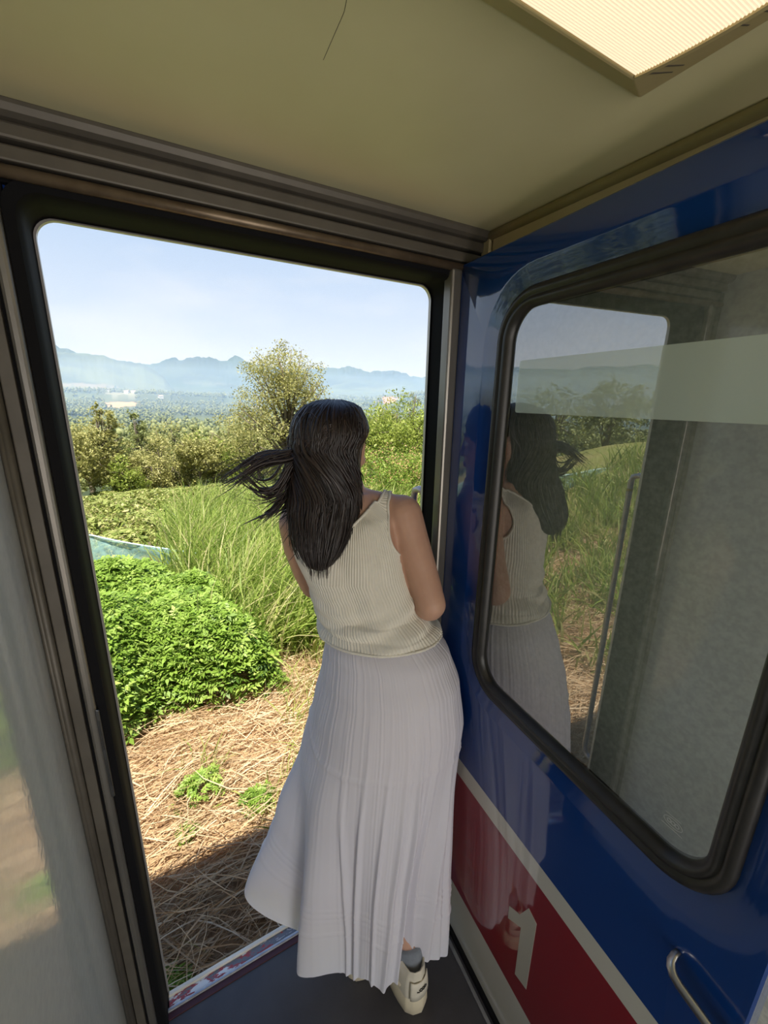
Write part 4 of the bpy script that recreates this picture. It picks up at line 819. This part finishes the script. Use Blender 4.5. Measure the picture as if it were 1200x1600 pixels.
# ---- trees
M_bark = mat('grey_brown_bark', (.11, .085, .06), .9, col2=(.17, .14, .10), vscale=9)
M_olive = leafmat('olive_leaves', [(0, (.12, .12, .03)), (.5, (.36, .35, .11)), (1, (.56, .51, .22))], .5, .35)
M_yel_g = leafmat('yellow_green_leaves', [(0, (.08, .12, .02)), (.5, (.29, .36, .06)), (1, (.48, .50, .13))], .5, .4)
M_dkg = leafmat('dull_green_leaves', [(0, (.08, .10, .03)), (.5, (.23, .26, .085)), (1, (.38, .39, .16))], .55, .3)
M_flow = leafmat('flowering_shrub_leaves', [(0, (.06, .12, .015)), (.5, (.24, .36, .05)), (.72, (.40, .44, .10)), (.8, (.62, .36, .18)), (1, (.75, .46, .28))], .5, .4)
def tree(pos, h, blobs, m, leaf, nl, label, cat='tree', lean=(0, 0), seed=0, tr=.05, base=None, name='tree', group=None, sub=0):
    g = np.random.default_rng(seed); z0 = float(gz(*pos)) if base is None else base; o = empty(name, (pos[0], pos[1], z0)); tag(o, label, cat, group); parts = []
    tot = sum(b_[3]*b_[4] for b_ in blobs)
    for bx_, by_, bz_, rr0, rh in blobs:
        k = int(nl*1.7*rr0*rh/tot); v = g.normal(size=(k, 3)); v = unit(v)*(g.random(k)**.42)[:, None]
        nc = max(5, k//36); ctr = unit(g.normal(size=(nc, 3)))*(g.random(nc)**.35)[:, None]; own = ctr[g.integers(0, nc, k)]; v = own+v*.42
        P = np.stack([bx_*h+v[:, 0]*rr0*h, by_*h+v[:, 1]*rr0*h, bz_*h+v[:, 2]*rh*h], -1); V, F = scatter(LEAF[0], LEAF[1], P, rotations(k, g, .35), g.uniform(.6, 1.3, k)*leaf*.80)
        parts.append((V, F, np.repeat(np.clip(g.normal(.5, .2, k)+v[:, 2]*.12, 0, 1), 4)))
    fo = fast('crown', *join(parts)[:2], m, o, False, col=join(parts)[2]); fo['kind'] = 'stuff'
    lx, ly = lean; q = MB(); top = .62; P = [(lx*h*f*f, ly*h*f*f, h*top*f-.1*(f == 0)) for f in np.linspace(0, 1, 7)]; q.tube(P, [tr*h*.5*(1-.72*f) for f in np.linspace(0, 1, 7)], 9); tk = q.build('trunk', M_bark, o, True)
    for b_ in blobs:
        for _ in range(3):
            f = g.uniform(.3, .95); s_ = Vector((lx*h*f*f, ly*h*f*f, h*top*f)); e_ = Vector((b_[0]*h, b_[1]*h, b_[2]*h))+Vector(g.normal(size=3))*b_[3]*h*.45
            q = MB(); md_ = (s_+e_)/2+Vector((0, 0, .03*h)); q.tube([s_, md_, e_], [tr*h*.17, tr*h*.11, tr*h*.03], 6); q.build('branch', M_bark, o, True)
    return o
def polar(a, d): return (d*sin(R(a)), d*cos(R(a)))
def crown(kind, g):
    if kind == 'fir': return [(.0+g.normal()*.03, 0, .36+.60*f, .20*(1-f)**.6+.04, .085) for f in np.linspace(0, 1, 7)]+[(.2*cos(a), .18*sin(a), .30+.05*cos(3*a), .17, .13) for a in (0.3, 1.9, 3.4, 4.9)]
    if kind == 'round': return [(0, 0, .68, .24, .24)]+[(.2*cos(a), .2*sin(a), .58+.1*sin(2*a), .17, .15) for a in (0.4, 2.2, 3.8, 5.2)]
    if kind == 'wispy': return [(.30*cos(a)*(1-.25*k), .24*sin(a)*(1-.25*k), .46+.17*k+g.uniform(-.04, .05), .15, .12) for k in range(3) for a in np.linspace(.3+k, 6.58+k, 6)[:5]]+[(g.normal()*.05, 0, .93, .12, .09), (0, 0, .7, .16, .14)]
    if kind == 'bushy': return [(.24*cos(a), .22*sin(a), .26+.38*g.random(), .22+.06*g.random(), .24) for a in (0, 1.05, 2.1, 3.1, 4.2, 5.2)]+[(g.normal()*.08, 0, .74, .20, .23)]
TR = [(-4.3, 25, 4.75, 'fir', M_olive, .20, 3800, (-.14, 0), 'fir-like olive tree with leaning pale trunk at the left edge of the field'),
      (-8.6, 24, 3.9, 'bushy', M_olive, .2, 2600, (0, 0), 'dense olive tree half hidden by the left jamb'),
      (-1.5, 28, 4.9, 'fir', M_dkg, .2, 2400, (.02, 0), 'thin dull green tree right of the leaning fir-like tree'),
      (.6, 27, 3.6, 'bushy', M_olive, .2, 2400, (.05, 0), 'low olive tree with dark trunk left of centre of the field'),
      (2.6, 29, 4.0, 'fir', M_dkg, .2, 2200, (-.03, 0), 'narrow dark green tree behind the middle of the tea field'),
      (5.0, 24, 3.55, 'round', M_olive, .19, 2700, (-.03, 0), 'round-crowned tree with forked trunk at the edge of the tea field'),
      (7.6, 27, 3.6, 'bushy', M_yel_g, .2, 2600, (0, 0), 'yellow green bushy tree right of the round-crowned tree'),
      (10.2, 30, 4.6, 'round', M_dkg, .2, 2200, (0, 0), 'dull green tree left of the tall wispy tree'),
      (15.9, 21, 6.75, 'wispy', M_olive, .13, 11000, (.04, 0), 'tall wispy olive tree rising behind her head'),
      (12.2, 24, 4.2, 'bushy', M_olive, .18, 2200, (0, 0), 'bushy olive tree at the foot of the tall wispy tree'),
      (19.5, 24, 4.3, 'bushy', M_dkg, .18, 2400, (0, 0), 'dull green tree partly hidden behind her head'),
      (24.4, 40, 6.6, 'round', M_dkg, .26, 2200, (0, 0), 'hazy round tree just right of her head'),
      (27.3, 19, 3.75, 'bushy', M_yel_g, .16, 4200, (0, 0), 'bright yellow green tree right of her head'),
      (30.6, 21, 4.5, 'bushy', M_yel_g, .16, 4200, (0, 0), 'tall yellow green tree left of the right jamb'),
      (33.6, 19, 4.0, 'bushy', M_yel_g, .16, 3600, (0, 0), 'yellow green tree cut off by the right jamb'),
      (32.8, 44, 8.8, 'fir', M_dkg, .28, 1500, (0, 0), 'small dark conifer top above the yellow green trees'),
      (29.4, 34, 6.0, 'round', M_olive, .24, 2200, (0, 0), 'pale olive tree behind the yellow green trees'),
      (-3.0, 23.5, 2.3, 'bushy', M_yel_g, .16, 1500, (0, 0), 'low yellow green bush under the leaning fir-like tree'),
      (-.4, 24.5, 2.6, 'bushy', M_olive, .16, 1500, (0, 0), 'low olive bush in front of the thin dull green tree'),
      (1.9, 25, 2.5, 'bushy', M_olive, .16, 1500, (0, 0), 'low olive bush below the narrow dark green tree'),
      (3.6, 26, 3.1, 'bushy', M_dkg, .16, 1700, (0, 0), 'dull green bush left of the round-crowned tree'),
      (6.6, 25, 2.6, 'bushy', M_olive, .16, 1500, (0, 0), 'low olive bush right of the round-crowned tree'),
      (9.0, 25, 2.9, 'bushy', M_yel_g, .16, 1700, (0, 0), 'low yellow green bush under the flying hair'),
      (-6.6, 30, 5.6, 'bushy', M_olive, .18, 2200, (0, 0), 'taller olive tree behind the leaning fir-like tree'),
      (1.2, 33, 5.6, 'round', M_olive, .18, 2000, (0, 0), 'taller olive tree behind the low olive bushes'),
      (8.4, 34, 6.2, 'bushy', M_olive, .18, 2200, (0, 0), 'taller olive tree behind the yellow green bushy tree'),
      (-46, 20, 4.6, 'round', M_dkg, .2, 2000, (0, 0), 'dark tree mirrored at the left of the door window'),
      (-52, 22, 4.4, 'fir', M_dkg, .2, 2000, (0, 0), 'narrow tree mirrored in the frosted strip'),
      (-57, 23, 4.2, 'bushy', M_olive, .2, 2000, (0, 0), 'bushy tree mirrored beside the banana plant'),
      (-63, 22, 4.6, 'bushy', M_dkg, .2, 2000, (0, 0), 'bushy tree mirrored near the right of the reflection'),
      (-40, 19, 4.2, 'bushy', M_dkg, .2, 2000, (0, 0), 'bushy tree mirrored by the window rubber')]
for k, (a_, d_, h_, kind, m_, lf_, nl_, ln_, lb_) in enumerate(TR): tree(polar(a_, d_), h_, crown(kind, np.random.default_rng(k+3)), m_, lf_, nl_, lb_, 'tree', ln_, 200+k, .06, None, 'tree', 'trees around the tea field')
# flowering shrubs at the right edge
for k, (a_, d_, h_, lb_) in enumerate(((29.0, 11.2, 1.55, 'flowering shrub with orange blossoms beside her shoulder'), (31.8, 12.0, 1.75, 'flowering shrub with pale blossoms in front of the yellow trees'), (34.3, 11.5, 1.6, 'flowering shrub beside the outside grab rail'))):
    tree(polar(a_, d_), h_, [(.3*cos(q_), .3*sin(q_), .55+.12*sin(3*q_), .34, .34) for q_ in (0, 1.2, 2.5, 3.8, 5)], M_flow, .085, 2600, lb_, 'shrub', (0, 0), 300+k, .04, None, 'flowering_shrub', 'flowering shrubs')
# banana plant on the bank, seen only as a mirror image
bp = empty('banana_plant', (-13.2, 5.8, float(gz(-13.2, 5.8)))); tag(bp, 'banana plant on the bank mirrored in the door window', 'plant'); M_ban = mat('banana_leaf', (.10, .19, .04), .5)
q = MB(); q.tube([(0, 0, -.1), (.03, 0, .9), (.02, 0, 1.5)], [.12, .09, .06], 10); q.build('stem', M_stem, bp, True)
for k in range(8):
    a_ = 2*pi*k/8+.3; ro_ = .55+.25*(k % 3); L1 = []; L2 = []
    for f in np.linspace(0, 1, 9):
        r0 = 1.35*f*ro_; zz = 1.45+1.25*f*(1.25-ro_*.6)-1.0*f*f*ro_; w_ = .20*sin(pi*min(1, f*.9+.08)); L1.append((r0*cos(a_)-w_*sin(a_), r0*sin(a_)+w_*cos(a_), zz-.05)); L2.append((r0*cos(a_)+w_*sin(a_), r0*sin(a_)-w_*cos(a_), zz-.05))
    q = MB(); q.rings([L1, [((p_[0]+s_[0])/2, (p_[1]+s_[1])/2, p_[2]+.06) for p_, s_ in zip(L1, L2)], L2], closed=False); lo_ = q.build('leaf', M_ban, bp, True); md = lo_.modifiers.new('t', 'SOLIDIFY'); md.thickness = .004
# forest filling the valley: nearest ones single, the rest one mass
def blobtree(v):
    g = np.random.default_rng(500+v); parts = []
    bmx = bmesh.new(); bmesh.ops.create_icosphere(bmx, subdivisions=1, radius=1); iv = np.array([q_.co[:] for q_ in bmx.verts]); fi = np.array([[q_.index for q_ in f.verts] for f in bmx.faces]); bmx.free()
    for k in range(3): parts.append((iv*(1+g.normal(0, .16, (len(iv), 1)))*np.array([.30, .30, .30])*(1-.15*k)+np.array([g.normal()*.14, g.normal()*.14, .42+.2*k]), fi, np.clip(g.normal(.45, .25, len(iv))+iv[:, 2]*.15, 0, 1)))
    parts.append((np.array([(cos(a)*.04, sin(a)*.04, z_) for z_ in (-.05, .5) for a in (0, 2.1, 4.2)]), np.array([(0, 1, 4), (0, 4, 3), (1, 2, 5), (1, 5, 4), (2, 0, 3), (2, 3, 5)]), np.zeros(6))); return join(parts)
def leafytree(v):
    g = np.random.default_rng(540+v); k = 520; nc = 26; ctr = unit(g.normal(size=(nc, 3)))*(g.random(nc)**.4)[:, None]*np.array([.30, .30, .36]); vv = ctr[g.integers(0, nc, k)]+g.normal(size=(k, 3))*.055
    V, F = scatter(LEAF[0], LEAF[1], vv+np.array([0, 0, .60]), rotations(k, g, .4), g.uniform(.06, .13, k)); tw = np.array([(cos(a)*.03, sin(a)*.03, z_) for z_ in (-.05, .55) for a in (0, 1.57, 3.14, 4.71)]); tf = np.array([(0, 1, 5, 4), (1, 2, 6, 5), (2, 3, 7, 6), (3, 0, 4, 7)])
    return join([(V, F, np.repeat(np.clip(g.normal(.5, .25, k)+vv[:, 2]*.4, 0, 1).reshape(-1), 4)), (tw, tf, np.zeros(8))])
far_me = []
for v in range(5):
    V, F, T = leafytree(v); o = fast('valley_tree', V, F, [M_dkg, M_olive, M_dkg, M_yel_g, M_dkg][v], None, False, col=T); far_me.append(o.data); bpy.data.objects.remove(o)
fr = np.random.default_rng(77); cnt = 0; placed = [(polar(q_[0], q_[1])[0], polar(q_[0], q_[1])[1], q_[2]*.6) for q_ in TR]
while cnt < 290:
    a_ = fr.uniform(-11, 38) if cnt < 250 else fr.uniform(-70, -11); d_ = 46*(200/46)**(fr.random()**.8); x_, y_ = polar(a_, d_); z_ = float(gz(x_, y_)) if y_ < 60 else float(vgz(x_, y_)); h_ = fr.uniform(4.5, 8.0)
    if d_ < 70: h_ *= .62
    if any((x_-px)**2+(y_-py)**2 < ((h_+ph)*.42)**2 for px, py, ph in placed): continue
    placed.append((x_, y_, h_))
    o = bpy.data.objects.new('valley_tree', far_me[fr.integers(0, 5)]); COL.objects.link(o); o.location = (x_, y_, z_-.1); o.rotation_euler = (0, 0, fr.uniform(0, 6.28)); o.scale = (h_, h_, h_*fr.uniform(.85, 1.2))
    tag(o, 'one of the many small trees of the hazy valley forest', 'tree', 'trees of the valley forest'); cnt += 1
parts = []; bt = [blobtree(v) for v in range(4)]; n = 12000; a_ = np.radians(np.where(fr.random(n) < .85, fr.uniform(-12, 40, n), fr.uniform(-72, -12, n))); d_ = 222*(2400/222)**(fr.random(n)**.70); x_ = d_*np.sin(a_); y_ = d_*np.cos(a_); z_ = vgz(x_, y_); pick = fr.integers(0, 4, n); big_ = fbm(x_, y_, 120, 88) > -.28
fa_ = np.degrees(a_); big_ &= ~((((fa_+2.6)/1.7)**2+((d_-1450)/330)**2 < 1) | (((fa_+5.6)/2.4)**2+((d_-2250)/260)**2 < 1) | (((fa_-13)/1.4)**2+((d_-1350)/150)**2 < 1) | (((fa_-29.6)/1.1)**2+((d_-1750)/400)**2 < 1))
for ha, hd in ((-1.9, 1750), (-1.2, 1800), (-3.6, 1900), (1.5, 1600), (12.6, 1500), (30.8, 1500)): big_ &= np.hypot(x_-polar(ha, hd)[0], y_-polar(ha, hd)[1]) > 28
for v in range(4):
    m_ = (pick == v) & big_; V0, F0, T0 = bt[v]; P = np.stack([x_, y_, z_-.2], -1)[m_]; k = len(P); s_ = fr.uniform(5, 10, k)*np.interp(d_[m_], [222, 1000, 2400], [1, 1.2, 1.7]); ang = fr.uniform(0, 6.28, k); Rm = np.zeros((k, 3, 3)); Rm[:, 0, 0] = np.cos(ang); Rm[:, 0, 1] = -np.sin(ang); Rm[:, 1, 0] = np.sin(ang); Rm[:, 1, 1] = np.cos(ang); Rm[:, 2, 2] = fr.uniform(.8, 1.3, k)
    V, F = scatter(V0, F0, P, Rm, s_); parts.append((V, F, np.clip(np.tile(T0, k)+np.repeat(fr.normal(0, .15, k), len(V0)), 0, 1)))
tag(fast('valley_forest', *join(parts)[:2], M_dkg, None, True, col=join(parts)[2]), 'forest canopy covering the hazy valley and lower hills', 'forest', None, 'stuff')
# a few far houses
M_hw = mat('white_house_wall', (.75, .74, .70), .8); M_hr = mat('house_roof', (.42, .30, .24), .8)
for k, (a_, d_) in enumerate(((-1.9, 1750), (-1.2, 1800), (-3.6, 1900), (1.5, 1600), (12.6, 1500), (30.8, 1500))):
    x_, y_ = polar(a_, d_); o = empty('house', (x_, y_, float(vgz(x_, y_))+1.5), fr.uniform(0, 3)); tag(o, ('tiny white house left of the orange clearing', 'tiny white house above the orange clearing', 'tiny white house on the pale terraces at far left', 'tiny white house in the middle of the valley', 'tiny white house beside the tall wispy tree', 'tiny white house under the orange scar at right')[k], 'house', 'far houses of the valley')
    MB().box((-7, -5, -4), (7, 5, 5)).build('wall', M_hw, o); q = MB(); q.prism([(-5.6, 5), (5.6, 5), (0, 8.5)], -7.6, 7.6, 'x'); q.build('roof', M_hr, o)
